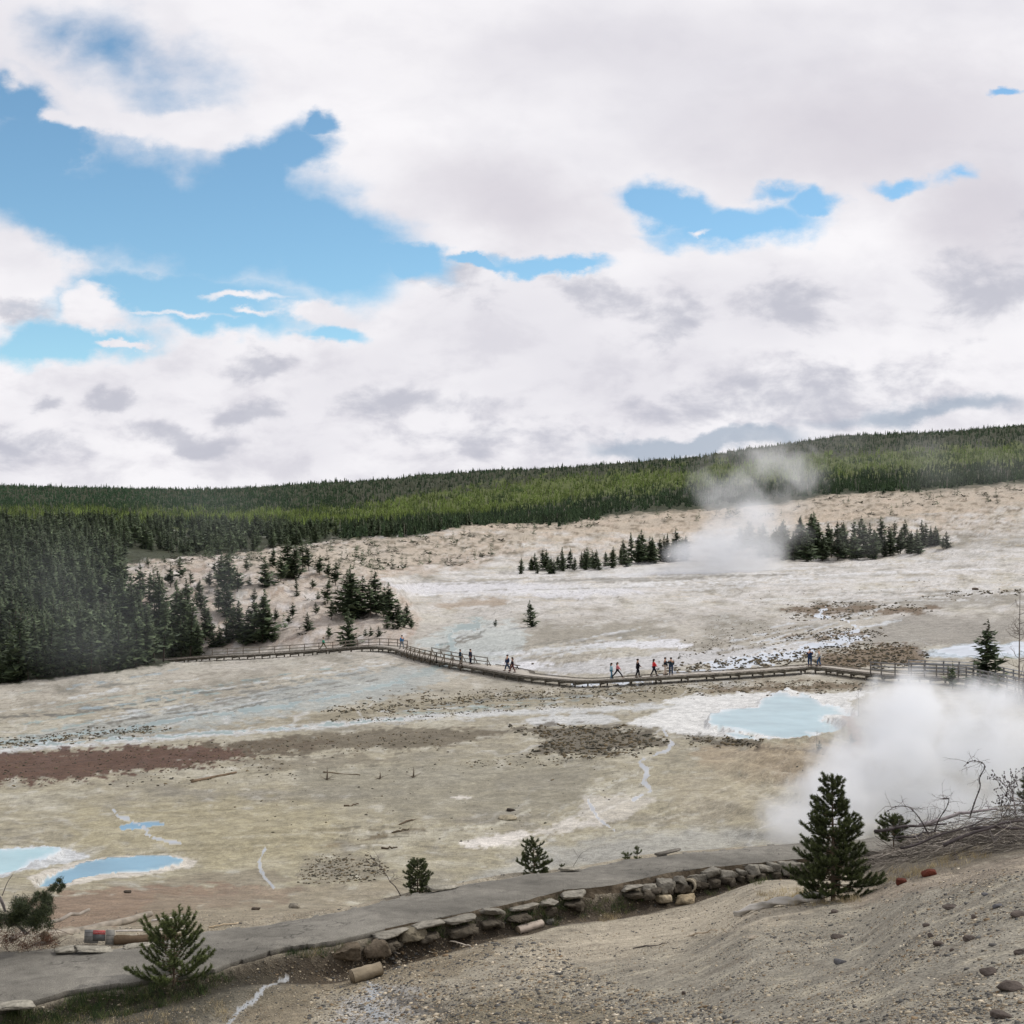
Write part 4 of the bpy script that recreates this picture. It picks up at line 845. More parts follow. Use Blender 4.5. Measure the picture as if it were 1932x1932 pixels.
# ------------------------------------------------------------------ the boardwalk and its railings
d_ = np.gradient(bwc, axis=0); tn = d_/np.linalg.norm(d_[:, :2], axis=1)[:, None]; nrm = np.stack([-tn[:, 1], tn[:, 0], np.zeros(len(tn))], 1)   # to the far side
BWpx = HZ+F*bwc[:, 0]/bwc[:, 1]
WB = 1.05
bwroot = empty('boardwalk', tuple(bwc[200])); tag(bwroot, 'long winding timber boardwalk crossing the white basin, railed at both ends', 'boardwalk')
O = bwc[200]
def deck():
    n = 1100; c = resample(bwc, n); t = np.gradient(c, axis=0); t /= np.linalg.norm(t[:, :2], axis=1)[:, None]; nn = np.stack([-t[:, 1], t[:, 0], 0*t[:, 0]], 1)
    V = []; Cc = []; Fc = []; k = 0; r = np.random.default_rng(4)
    wx = np.interp(HZ+F*c[:, 0]/c[:, 1], [880, 905, 960, 985], [WB, WB+1.6, WB+1.6, WB])   # the viewing bay by the bench
    for i in range(n-1):
        a, b = c[i], c[i]+(c[i+1]-c[i])*.94; cc = L_(184, 178, 168)*r.uniform(.78, 1.15); dz = r.uniform(0, .008)
        q = [a-nn[i]*WB, b-nn[i]*WB, b+nn[i]*wx[i], a+nn[i]*wx[i]]
        for dzz in (dz, -.05):
            V += [p+[0, 0, dzz] for p in q]
        Fc += [[k, k+1, k+2, k+3], [k+7, k+6, k+5, k+4], [k, k+4, k+5, k+1], [k+1, k+5, k+6, k+2], [k+2, k+6, k+7, k+3], [k+3, k+7, k+4, k]]; k += 8; Cc += [cc]*8
    mesh_np('deck', np.array(V)-O, np.array(Fc), M['plank'], bwroot, np.array(Cc))
    bm_ = MB(); cs_ = resample(bwc, 140); tt = np.gradient(cs_, axis=0); tt /= np.linalg.norm(tt[:, :2], axis=1)[:, None]; n2 = np.stack([-tt[:, 1], tt[:, 0], 0*tt[:, 0]], 1)
    for s in (-.9, 0, .85):
        for i in range(139): bm_.bar(cs_[i]+n2[i]*s-[0, 0, .20], cs_[i+1]+n2[i+1]*s-[0, 0, .20], .08, .26, L_(104, 100, 90))
    bm_.build('joists', M['plank'], bwroot, off=O)
    kb = MB()
    for i in range(139):
        w_ = np.interp(HZ+F*cs_[i, 0]/cs_[i, 1], [880, 905, 960, 985], [WB, WB+1.6, WB+1.6, WB])
        kb.bar(cs_[i]+n2[i]*(w_-.08)+[0, 0, .1], cs_[i+1]+n2[i+1]*(w_-.08)+[0, 0, .1], .09, .09, L_(118, 112, 102))
        kb.bar(cs_[i]-n2[i]*(WB-.06)+[0, 0, .05], cs_[i+1]-n2[i+1]*(WB-.06)+[0, 0, .05], .07, .06, L_(120, 112, 100))
    kb.build('kerb_rail', M['plank'], bwroot, off=O)
deck()
L_tot = np.concatenate([[0], np.cumsum(np.linalg.norm(np.diff(bwc, axis=0), axis=1))])
def along(s):
    return np.array([np.interp(s, L_tot, bwc[:, k]) for k in range(3)]), np.array([np.interp(s, L_tot, nrm[:, k]) for k in range(3)]), np.array([np.interp(s, L_tot, tn[:, k]) for k in range(3)])
s = 2.0; seq = 0
while s < L_tot[-1]-1 and seq < 98:
    p, nn, tt = along(s); b = MB()
    for sd_ in (-.92, .9):
        q = p+nn*sd_; gz = float(ground_z(q[0], q[1])); b.bar(q-[0, 0, .1], [q[0], q[1], gz-.15], .16, .16, L_(92, 86, 76))
    b.bar(p+nn*-1.02-[0, 0, .38], p+nn*1.0-[0, 0, .38], .14, .16, L_(98, 92, 82))
    b.build('support', M['plank'], bwroot, off=O); s += 2.9; seq += 1
def railing(pxa, pxb, side, braced=False, rails=(.42, .74, 1.05), step=2.0, col=(150, 144, 134), wide=WB, dark=(112, 102, 92), plate=False):
    sa = float(np.interp(pxa, BWpx, L_tot)); sb = float(np.interp(pxb, BWpx, L_tot)); n = max(2, int(round((sb-sa)/step)))
    ss = np.linspace(sa, sb, n+1); pts = []
    rb = MB(); first = None
    for q in ss:
        p, nn, tt = along(q); pts.append(p+nn*wide*side)
    for r_ in rails:
        for i in range(n):
            a = pts[i]+[0, 0, r_]; b = pts[i+1]+[0, 0, r_]
            if plate and r_ == rails[-1]: rb.bar(a+[0, 0, .03], b+[0, 0, .03], .18, .05, L_(*col))
            else: rb.bar(a, b, .05, .12, L_(*col))
    ro = rb.build('railing', M['plank'], bwroot, off=O)
    for i, p in enumerate(pts):
        pb = MB(); pb.bar(p-[0, 0, .35], p+[0, 0, rails[-1]+.08], .11, .11, L_(*dark))
        if braced:
            q, nn, tt = along(ss[i]); out = q+nn*(wide+.62)*side
            pb.bar(p+[0, 0, .85], out+[0, 0, -.28], .08, .08, L_(*dark)); pb.bar(q+nn*(wide-.1)*side-[0, 0, .28], out-[0, 0, .28], .08, .1, L_(*dark))
        pb.build('post', M['plank'], ro, off=O)
railing(392, 755, 1, rails=(.5, .98), step=3.0, col=(142, 136, 124))
railing(782, 838, -1, True, rails=(.5, .98), step=1.9, col=(128, 120, 108), dark=(100, 90, 76)); railing(838, 886, -1, True, rails=(.5, .98), step=2.6, col=(128, 120, 108), dark=(100, 90, 76))
railing(800, 905, 1, True, rails=(.5, .98), step=3.2, col=(150, 146, 138), dark=(110, 104, 94))
railing(1660, 1985, -1, rails=(.45, .78, 1.12), step=1.75, col=(132, 132, 132), dark=(112, 108, 102))
railing(1700, 1985, 1, rails=(.4, .72, 1.05, 1.3), step=2.0, col=(150, 154, 160), dark=(128, 128, 128), plate=True)
# bench in the bay
p, nn, tt = along(float(np.interp(938, BWpx, L_tot))); bc_ = p+nn*2.2
be = empty('bench', tuple(bc_), math.atan2(tt[1], tt[0])); tag(be, 'low backless timber bench in the widened bay of the boardwalk', 'bench')
b = MB()
for q in (-.17, 0, .17): b.box((0, q, .46), (2.4, .14, .05), col=L_(122, 116, 106))
b.build('seat', M['plank'], be)
for sx in (-.85, .85):
    b = MB(); b.bar((sx, -.2, 0), (sx, .05, .43), .07, .07, L_(80, 74, 66)); b.bar((sx, .2, 0), (sx, -.05, .43), .07, .07, L_(80, 74, 66)); b.build('leg', M['plank'], be)

# ------------------------------------------------------------------ people
def skin_obj(name, pts, edges, radii, m_, parent, root=0, sub=1):
    me = bpy.data.meshes.new(name); me.from_pydata([tuple(p) for p in pts], edges, []); me.materials.append(m_)
    o = link(name, me, parent)
    md = o.modifiers.new('skin', 'SKIN'); md.use_smooth_shade = True; md.branch_smoothing = .3
    for i, r in enumerate(radii):
        sv = me.skin_vertices[0].data[i]; sv.radius = r if isinstance(r, tuple) else (r, r); sv.use_root = (i == root)
    s = o.modifiers.new('sub', 'SUBSURF'); s.levels = sub; s.render_levels = sub
    return o
cmat = {}
def colmat(c, rough=.9):
    k = tuple(c)
    if k not in cmat: cmat[k] = mat('fabric', L_(*c), rough, attr=False, spec=.1, noise=(7, .8, 1.12))
    return cmat[k]
def person(px, s_off, side, h, jacket, trousers, hair, face, label, stride=.0, armbend=(0, 0), longhair=False, skin_=(198, 158, 134), hat=None, shoes=(40, 38, 38), female=False, lean=0.0, coat=0.0, group=None, stripe=False, vest=None):
    p, nn, tt = along(float(np.interp(px, BWpx, L_tot))+s_off); p = p+nn*side
    o = empty('person', (p[0], p[1], p[2]+.012), face); tag(o, label, 'person', group or 'visitors on the boardwalk'); o.scale = (h/1.75*1.28, h/1.75*1.28, h/1.75*1.03)
    # faces +X locally; y is the left side
    st = stride; hipz, kneez, ank = .93, .50, .09; shz = 1.43; sw = .185 if not female else .165
    body = []; ed = []; rad = []
    def add(v, r, par=None):
        body.append(v); rad.append(r)
        if par is not None: ed.append((par, len(body)-1))
        return len(body)-1
    pelvis = add((0, 0, .96), .13); waist = add((lean*.3, 0, 1.12), .115, pelvis); chest = add((lean*.7, 0, 1.32), .135, waist); neck = add((lean, 0, 1.47), .055, chest)
    head0 = add((lean+.015, 0, 1.56), (.072, .066), neck); head1 = add((lean+.02, 0, 1.66), (.085, .078), head0); add((lean+.01, 0, 1.72), (.06, .056), head1)
    legs = []; arms = []
    for sg in (1, -1):
        hip = (0, .09*sg, hipz); kn = (st*.42*sg+.03, .10*sg, kneez); an = (st*.75*sg-(.05 if sg < 0 else 0)*abs(st)*2, .10*sg, ank)
        a = add(hip, .085, pelvis); b_ = add(kn, .058, a); c_ = add(an, .042, b_); d = add((an[0]+.10, an[1], .045), (.04, .035), c_); add((an[0]+.17, an[1], .035), (.032, .022), d)
        legs.append((hip, kn, an))
    for k, sg in enumerate((1, -1)):
        bend = armbend[k]; sh = (lean*.9, sw*sg, 1.41); el = (lean*.5-st*.22*sg+.10*bend, (sw+.06-.02*bend)*sg, 1.13+.03*bend)
        wr = (el[0]+.06+.2*bend, (sw+.05-.10*bend)*sg, .88+.40*bend)
        a = add(sh, .058, chest); b_ = add(el, .043, a); c_ = add(wr, .030, b_)
        dv = Vector(wr)-Vector(el); dv.normalize(); pm = Vector(wr)+dv*.075; q = add(tuple(pm), (.030, .018), c_)
        add(tuple(Vector(wr)+dv*.05+Vector((.045, -.01*sg, 0))), .010, c_)     # thumb
        for f_ in range(4):
            base_ = pm+Vector((-.022+.015*f_, 0, 0)); add(tuple(base_+dv*(.06+.012*(1.5-abs(f_-1.5)))+Vector((.006, -.012*sg, 0))), .0085, q)
        arms.append((sh, el, wr))
    skin_obj('body', body, ed, rad, colmat(skin_, .6), o)
    # face: nose and ears as small relief on the head
    fb = MB(); hc = np.array([lean+.02, 0, 1.645])
    fb.ell(hc+[.088, 0, -.01], (.018, .013, .022), 6, 4, L_(*skin_)); fb.ell(hc+[0, .083, -.005], (.018, .01, .028), 6, 4, L_(*skin_)); fb.ell(hc+[0, -.083, -.005], (.018, .01, .028), 6, 4, L_(*skin_))
    fb.ell(hc+[.082, .03, .015], (.008, .012, .006), 5, 3, (.03, .02, .02)); fb.ell(hc+[.082, -.03, .015], (.008, .012, .006), 5, 3, (.03, .02, .02)); fb.ell(hc+[.08, 0, -.055], (.008, .022, .006), 5, 3, L_(150, 90, 84))
    fb.build('face', M['skin'], o, True)
    hb = MB(); hb.ell(hc+[-.018, 0, .028], (.104, .094, .098), 10, 7, L_(*hair))
    if longhair: hb.ell(hc+[-.075, 0, -.10], (.055, .085, .19), 8, 6, L_(*hair))
    hb.build('hair', M['cloth'], o, True)
    if hat:
        hb = MB(); hb.ell(hc+[-.005, 0, .055], (.11, .10, .075), 10, 6, L_(*hat)); hb.ell(hc+[.09, 0, .045], (.07, .07, .012), 8, 4, L_(*hat)); hb.build('cap', M['cloth'], o, True)
    # trousers
    tp = [(0, 0, .98)]; tr = [.125]; te = []
    for (a, b_, c_) in legs:
        i = len(tp); tp += [a, b_, (c_[0], c_[1], c_[2]+.02)]; tr += [.098, .074, .062]; te += [(0, i), (i, i+1), (i+1, i+2)]
    skin_obj('trousers', tp, te, tr, colmat(trousers), o)
    # jacket, with sleeves and collar
    low = .86-coat
    jp = [(0, 0, 1.10), (0, 0, low), (lean*.7, 0, 1.33), (lean*.95, 0, 1.47)]; jr = [(.145, .165), (.15, .165), (.155, .175), (.075, .075)]; je = [(0, 1), (0, 2), (2, 3)]
    for (a, b_, c_) in arms:
        i = len(jp); jp += [a, b_, tuple(np.array(c_)*.9+np.array(b_)*.1)]; jr += [.08, .066, .052]; je += [(2, i), (i, i+1), (i+1, i+2)]
    skin_obj('jacket', jp, je, jr, colmat(jacket), o)
    sb = MB()
    for (a, b_, c_) in legs: sb.ell((c_[0]+.06, c_[1], .05), (.145, .055, .055), 8, 5, L_(*shoes))
    sb.build('shoes', M['cloth'], o, True)
    return o
PIv = PI
# local +X is the walking direction; the walk runs left to right along the boardwalk
person(610, 0, .0, 1.75, (70, 150, 126), (96, 92, 72), (50, 40, 32), .1, 'person in a bright green jacket walking on the far left of the boardwalk', stride=.5)
person(757, 0, .1, 1.78, (62, 108, 150), (112, 118, 122), (60, 58, 60), PI*.75, 'person in a blue jacket and grey trousers at the end of the left railing', stride=.25)
person(873, 0, -.35, 1.72, (46, 62, 74), (44, 58, 72), (60, 52, 48), .3, 'person in a dark teal coat, nearer of the close pair past the braced railing', coat=.06)
person(879, .3, .45, 1.80, (44, 48, 60), (38, 42, 52), (74, 60, 52), -.4, 'tall person in a dark coat behind the person in teal', coat=.08)
person(953, 0, .3, 1.82, (46, 58, 84), (52, 66, 86), (40, 36, 36), PI+.3, 'person in a navy jacket and jeans striding past the bench bay', stride=.35)
person(968, 0, -.1, 1.70, (34, 34, 42), (92, 50, 52), (34, 30, 30), PI-.2, 'person in a long black coat with dark red trousers', stride=.3, coat=.12, longhair=True)
person(1154, 0, -.1, 1.62, (150, 186, 200), (82, 122, 144), (26, 24, 26), .2, 'person with long black hair in a light blue jacket and jeans', longhair=True, female=True, stride=.1, shoes=(150, 160, 165))
person(1164, 0, .2, 1.62, (208, 128, 134), (30, 30, 36), (60, 44, 38), 0, 'person in a pink jacket and black trousers, mid-stride', longhair=True, female=True, stride=.65, armbend=(.7, .2))
person(1203, 0, .0, 1.84, (30, 30, 36), (32, 32, 38), (30, 26, 26), .1, 'person all in black with hands in front, between the pink and red jackets', armbend=(.4, .4), stride=.2)
person(1234, 0, .1, 1.72, (206, 58, 60), (38, 40, 50), (30, 26, 28), .15, 'person in a bright red jacket and dark striped trousers', longhair=True, female=True, armbend=(.5, .3), stride=.35)
person(1257, 0, .35, 1.80, (32, 42, 50), (196, 182, 168), (44, 38, 38), .2, 'person in a dark vest and beige trousers raising one hand', armbend=(1.0, .1), stride=.15)
person(1266, 0, .0, 1.80, (44, 60, 68), (52, 66, 90), (24, 22, 24), PI/2, 'person in a dark green-grey jacket and jeans seen from behind', armbend=(.8, .3))
person(1528, 0, .0, 1.84, (42, 54, 84), (46, 66, 96), (70, 74, 84), PI/2, 'person in a navy jacket and jeans standing at the bend of the boardwalk', hat=(112, 118, 128), armbend=(.9, .9))
person(1540, .2, .2, 1.68, (158, 150, 140), (60, 88, 120), (170, 160, 150), PI*.85, 'person in a tan coat and blue trousers at the bend of the boardwalk', coat=.05, stride=.15)
# ------------------------------------------------------------------ near pines with real needles
def pine_hi(h, rad, seed, whorls=13, base=.06, shape=.9, dens=230, nl=.045, gap=.0, lit=1.0, side=None, up=.55, kinks=0.0):
    r = np.random.default_rng(seed); tb = MB(); segs = []
    zz = np.linspace(-.05, h, 10); bend = r.normal(size=2)*.04*h; cx = bend[0]*(zz/h)**2+kinks*np.sin(zz*5)*.04; cyy = bend[1]*(zz/h)**2
    tr = np.stack([cx, cyy, zz], 1); r0 = .016*h+.008
    tb.tube(tr, np.interp(zz, [0, h], [r0, .004]), 7, L_(104, 92, 80), rough=.2, seed=seed)
    at = lambda z: np.array([np.interp(z, zz, cx), np.interp(z, zz, cyy), z])
    for k in range(whorls):
        t = (k+r.uniform(-.3, .3))/whorls; z = h*(base+(.97-base)*max(t, 0)); R = rad*max(.12, (1-t))**shape*(1.0 if t > .08 else .75)
        m = int(r.integers(4, 7)); a0 = r.random()*6.3
        for i in range(m):
            a = a0+i*2*PI/m+r.normal()*.3; L = R*r.uniform(.5, 1.25)
            if r.random() < gap: continue
            d = np.array([math.cos(a), math.sin(a), 0]); s = np.linspace(0, 1, 6)
            u = up*(.4+.9*t)
            pts = at(z)+np.outer(L*s, d)+np.outer(L*(-.12*s+u*s**2.2), [0, 0, 1])+r.normal(size=(6, 3))*.012*s[:, None]
            tb.tube(pts, np.linspace(.005+.006*L, .0025, 6), 4, L_(96, 82, 66), cap=False)
            segs.append((pts[1 if L < .25 else 2:], 1.0))
            nb = int(L/.10)
            for q in range(nb):
                f = .35+.6*(q+.5)/max(nb, 1); p0 = np.array([np.interp(f, s, pts[:, c_]) for c_ in range(3)])
                sg = 1 if q % 2 else -1; sd2 = np.array([-d[1], d[0], 0])*sg; dd2 = d*.75+sd2*.75+np.array([0, 0, .25+.4*u]); dd2 /= np.linalg.norm(dd2); l2 = L*.42*(1.15-f)*r.uniform(.7, 1.2)+.03
                p = p0+np.outer(np.linspace(0, l2, 4), dd2)+np.outer(np.linspace(0, 1, 4)**2*l2*.35, [0, 0, 1]); tb.tube(p, [.004, .0035, .003, .002], 3, L_(92, 80, 60), cap=False); segs.append((p, 1.0))
    zt = np.linspace(h*.72, h, 5); segs.append((np.array([at(z) for z in zt]), .8))
    dens = dens*1.35; V = []; Cc = []
    for pts, kd in segs:
        L = np.linalg.norm(np.diff(pts, axis=0), axis=1).sum(); n = max(8, int(L*dens)); f = np.sort(r.random(n))**.85
        dl = np.concatenate([[0], np.cumsum(np.linalg.norm(np.diff(pts, axis=0), axis=1))])/max(L, 1e-6)
        p = np.stack([np.interp(f, dl, pts[:, c_]) for c_ in range(3)], 1); ax = pts[-1]-pts[0]; ax = ax/np.linalg.norm(ax)
        v = r.normal(size=(n, 3)); v -= (v@ax)[:, None]*ax; v /= np.linalg.norm(v, axis=1)[:, None]; dr = v*.8+ax*r.uniform(.4, 1.0, n)[:, None]; dr /= np.linalg.norm(dr, axis=1)[:, None]
        ln = nl*r.uniform(.7, 1.15, n)[:, None]; w = np.cross(dr, r.normal(size=(n, 3))); w /= np.linalg.norm(w, axis=1)[:, None]; w *= nl*.095
        V.append(np.stack([p-w, p+w, p+dr*ln], 1).reshape(-1, 3))
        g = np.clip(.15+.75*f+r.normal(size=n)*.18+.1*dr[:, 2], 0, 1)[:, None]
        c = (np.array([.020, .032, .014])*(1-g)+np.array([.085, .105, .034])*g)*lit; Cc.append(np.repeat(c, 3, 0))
    V = np.concatenate(V); Cc = np.concatenate(Cc)
    return (V, np.arange(len(V)).reshape(-1, 3), Cc), tb.arr()
M['needle_hi'] = mat('long pine needles', (1, 1, 1), .55, spec=.3)
def near_pine(p, label, name='young_pine', **k):
    cr_, tr_ = pine_hi(**k); o = empty(name, tuple(p)); tag(o, label, 'pine tree' if name == 'young_pine' else 'seedling')
    mesh_np('crown', cr_[0], cr_[1], M['needle_hi'], o, cr_[2]); mesh_np('trunk', tr_[0], tr_[1], M['bark'], o, tr_[2]); return o
g = G(1572, 1700, 12, 30); sc_ = g[1]/F
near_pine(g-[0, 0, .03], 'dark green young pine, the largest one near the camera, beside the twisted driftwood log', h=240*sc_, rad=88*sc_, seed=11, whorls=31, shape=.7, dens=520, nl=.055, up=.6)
g = G(328, 1866, 15, 30); sc_ = g[1]/F; near_pine(g-[0, 0, .03], 'sunlit yellow-green bushy pine growing in front of the asphalt path at the left', h=128*sc_, rad=84*sc_, seed=21, whorls=15, shape=.42, dens=360, nl=.06, lit=1.6, gap=.22, up=.9)  # sunlit look is put into the needle colour by lit
g = G(788, 1686, 28, 40); sc_ = g[1]/F; near_pine(g-[0, 0, .05], 'small bushy pine on the far edge of the path, beside a bare dead sapling', h=70*sc_, rad=29*sc_, seed=31, whorls=13, shape=.3, dens=520, nl=.05, up=.5, gap=.1)
g = G(1008, 1648, 28, 40); sc_ = g[1]/F; near_pine(g-[0, 0, .05], 'small pine on the far edge of the path near its middle', h=70*sc_, rad=37*sc_, seed=41, whorls=13, shape=.5, dens=520, nl=.05, gap=.12)
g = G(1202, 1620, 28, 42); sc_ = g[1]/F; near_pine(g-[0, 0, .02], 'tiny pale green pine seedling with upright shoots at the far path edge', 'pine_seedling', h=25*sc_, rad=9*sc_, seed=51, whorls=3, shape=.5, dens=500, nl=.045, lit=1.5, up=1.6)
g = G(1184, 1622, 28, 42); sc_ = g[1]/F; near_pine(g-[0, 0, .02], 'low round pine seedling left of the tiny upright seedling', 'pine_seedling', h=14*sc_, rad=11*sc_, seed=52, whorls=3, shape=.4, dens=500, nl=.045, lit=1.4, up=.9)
g = G(1060, 1640, 28, 42); sc_ = g[1]/F; near_pine(g-[0, 0, .02], 'tiny tuft of pine right of the middle path-edge pine', 'pine_seedling', h=11*sc_, rad=6*sc_, seed=53, whorls=2, shape=.4, dens=400, nl=.04, up=.9)
g = G(1686, 1590, 20, 34); sc_ = g[1]/F; near_pine(g+[0, 0, .02], 'rounded dark pine top poking up behind the brush pile', h=70*sc_, rad=34*sc_, seed=61, whorls=8, shape=.25, dens=420, nl=.06, base=.35)
g = G(1950, 1560, 14, 30); sc_ = g[1]/F; near_pine(g, 'dark pine at the right edge behind the budded shrub', h=120*sc_, rad=36*sc_, seed=71, whorls=9, shape=.4, dens=300, nl=.06, base=.3)

# ------------------------------------------------------------------ bare twiggy plants
def grow(mb, p, d, L, r, depth, rg, col, curl=.5, kids=4, buds=None, grav=0.0, budr=.014):
    n = 6; pts = [np.array(p, float)]; d = np.array(d, float); d /= np.linalg.norm(d)
    for i in range(n):
        d = d+rg.normal(size=3)*curl*.25+[0, 0, grav]; d /= np.linalg.norm(d); pts.append(pts[-1]+d*L/n)
    mb.tube(pts, np.linspace(r, r*.4, n+1), 5 if r > .01 else 3, np.array(col)*rg.uniform(.75, 1.2), cap=False)
    if depth > 0:
        for k in range(kids):
            i = int(rg.integers(2, n+1)); dd = d+rg.normal(size=3)*.8; grow(mb, pts[i], dd, L*rg.uniform(.3, .55), r*.5, depth-1, rg, col, curl, kids, buds, grav, budr)
    elif buds is not None:
        for i in (3, 5, 6): buds.ell(pts[i]+rg.normal(size=3)*.006, (budr,)*3, 5, 4, L_(56, 48, 46))
def twig_plant(name, p, d, L, r, label, cat, seed, col=(96, 90, 86), buds=False, **k):
    rg = np.random.default_rng(seed); mb = MB(); bb = MB() if buds else None; grow(mb, (0, 0, 0), d, L, r, 2, rg, L_(*col), buds=bb, **k)
    o = empty(name, tuple(p)); tag(o, label, cat); mb.build('stems', M['deadwood'], o)
    if buds: [tag(bb.build('buds', M['plant'], o), kind='stuff')]
    return o
g = G(757, 1690, 28, 40); twig_plant('dead_sapling', g-[0, 0, .03], (-.62, .1, .75), .95, .014, 'leaning leafless sapling left of the small bushy pine at the path edge', 'dead sapling', 3, kids=6)
g = G(1078, 1640, 28, 42); twig_plant('dead_twig', g-[0, 0, .03], (.55, .1, .8), .55, .007, 'thin leafless twig sticking up behind the middle of the path', 'twig', 4, kids=4)
g = G(1868, 1590, 16, 30); twig_plant('budded_shrub', g, (.55, .1, .9), 1.05, .016, 'leafless shrub with dark round buds at the right edge above the brush pile', 'shrub', 5, buds=True, kids=6, grav=.03)
g = G(1925, 1580, 16, 30)
o = twig_plant('budded_shrub', g, (-.15, .1, .95), 1.15, .018, 'taller leafless shrub with dark buds, cut by the right edge of the view', 'shrub', 6, col=(120, 112, 112), buds=True, kids=7)
def arched(name, pts, Y, label, seed, r=.012):
    rg = np.random.default_rng(seed); w = cr(np.array([P(x, y, Y+i*.03) for i, (x, y) in enumerate(pts)]), 5); mb = MB()
    base = w[0].copy(); w = w-base; mb.tube(w, np.linspace(r, r*.35, len(w)), 5, L_(72, 66, 64), cap=False)
    for k in range(16):
        i = int(rg.integers(len(w)//3, len(w))); grow(mb, w[i], rg.normal(size=3)*[1, .5, .5]+[0, 0, .2], rg.uniform(.12, .45), .004, 1, rg, L_(120, 112, 110), curl=.9, kids=2, grav=-.06)
    for i in range(4, len(w), 4): mb.ell(w[i], (r*1.3,)*3, 5, 4, L_(60, 54, 52))
    o = empty(name, tuple(base)); tag(o, label, 'dead sapling'); mb.build('stems', M['deadwood'], o)
YB = 25.0
arched('dead_sapling', [(1830, 1540), (1840, 1510), (1849, 1485), (1848, 1468), (1858, 1447), (1850, 1438), (1832, 1436), (1818, 1446)], YB, 'dead sapling with a hooked drooping tip standing tall above the brush pile', 12, .014)
arched('dead_sapling', [(1762, 1570), (1772, 1545), (1785, 1525), (1790, 1508), (1780, 1507)], YB-.4, 'shorter dead sapling with a bent tip above the middle of the brush pile', 13)
arched('dead_sapling', [(1752, 1574), (1742, 1555), (1728, 1535), (1712, 1522), (1690, 1522), (1672, 1532)], YB-.2, 'dead sapling arching left over the round pine top', 14)

# ------------------------------------------------------------------ brush pile on the right
def brush():
    r = np.random.default_rng(8); mb = MB(); lo = MB()
    for k in range(1500):
        px = 1640+r.random()**.8*400; t = (px-1640)/300; py0 = 1634-34*t+r.uniform(-46, 4); g = G(px, py0, 15, 36)
        hmax = np.interp(t, [0, .15, .5, 1, 1.4], [.12, .35, .62, .85, .9])*np.exp(-((g[1]-25.2)/3.2)**2)
        z = r.random()**1.3*hmax; L = r.uniform(.25, 1.25)*(1 if k % 3 else 1.5)
        sg = 1 if r.random() < .8 else -1; d = np.array([1.0*sg, r.normal()*.7, .16*sg+r.normal()*.16]); d /= np.linalg.norm(d); s = np.linspace(-.5, .5, 6)
        pts = g+[0, 0, z]+np.outer(s*L, d)+np.outer((s*s)*L*r.normal()*.35, [0, .3, 1])+np.cumsum(r.normal(size=(6, 3))*.01, 0)
        pts[:, 2] = np.maximum(pts[:, 2], ground_z(pts[:, 0], pts[:, 1])+.01)
        c = L_(134, 128, 120)*r.choice([.4, .8, 1.3, 2.2], p=[.25, .3, .3, .15]); rr = r.uniform(.003, .009)
        mb.tube(pts, np.linspace(rr, rr*.4, 6), 3, c, cap=False)
        if k % 2: grow(mb, pts[4], d+r.normal(size=3)*.6, L*.4, rr*.6, 0, r, c)
    for k, (a, b, Y, rr) in enumerate([((1648, 1566), (1790, 1548), 25.3, .03), ((1735, 1556), (1880, 1530), 25.0, .035), ((1700, 1600), (1860, 1545), 24.6, .022), ((1780, 1590), (1960, 1530), 24.2, .03), ((1830, 1560), (2000, 1548), 25, .03), ((1690, 1580), (1765, 1560), 24.8, .02)]):
        s = np.linspace(0, 1, 9)[:, None]; pa = P(*a, Y); pb = P(*b, Y+.3); pts = pa*(1-s)+pb*s+np.cumsum(r.normal(size=(9, 3))*.02, 0); lo.tube(pts, np.linspace(rr, rr*.5, 9), 6, L_(150, 144, 144) if k == 1 else L_(84, 78, 78), rough=.2)
        for q in range(14): grow(lo, pts[int(r.integers(1, 8))], r.normal(size=3)+[0, 0, .5], r.uniform(.15, .5), .006, 1, r, L_(130, 124, 124), kids=2)
    g = G(1790, 1600, 15, 36); o = empty('brush_pile', tuple(g)); tag(o, 'heap of tangled grey dead branches behind the near slope at the right', 'brush pile')
    mb.build('twigs', M['deadwood'], o, off=g); lo.build('fallen_trunk', M['deadwood'], o, off=g)
brush()
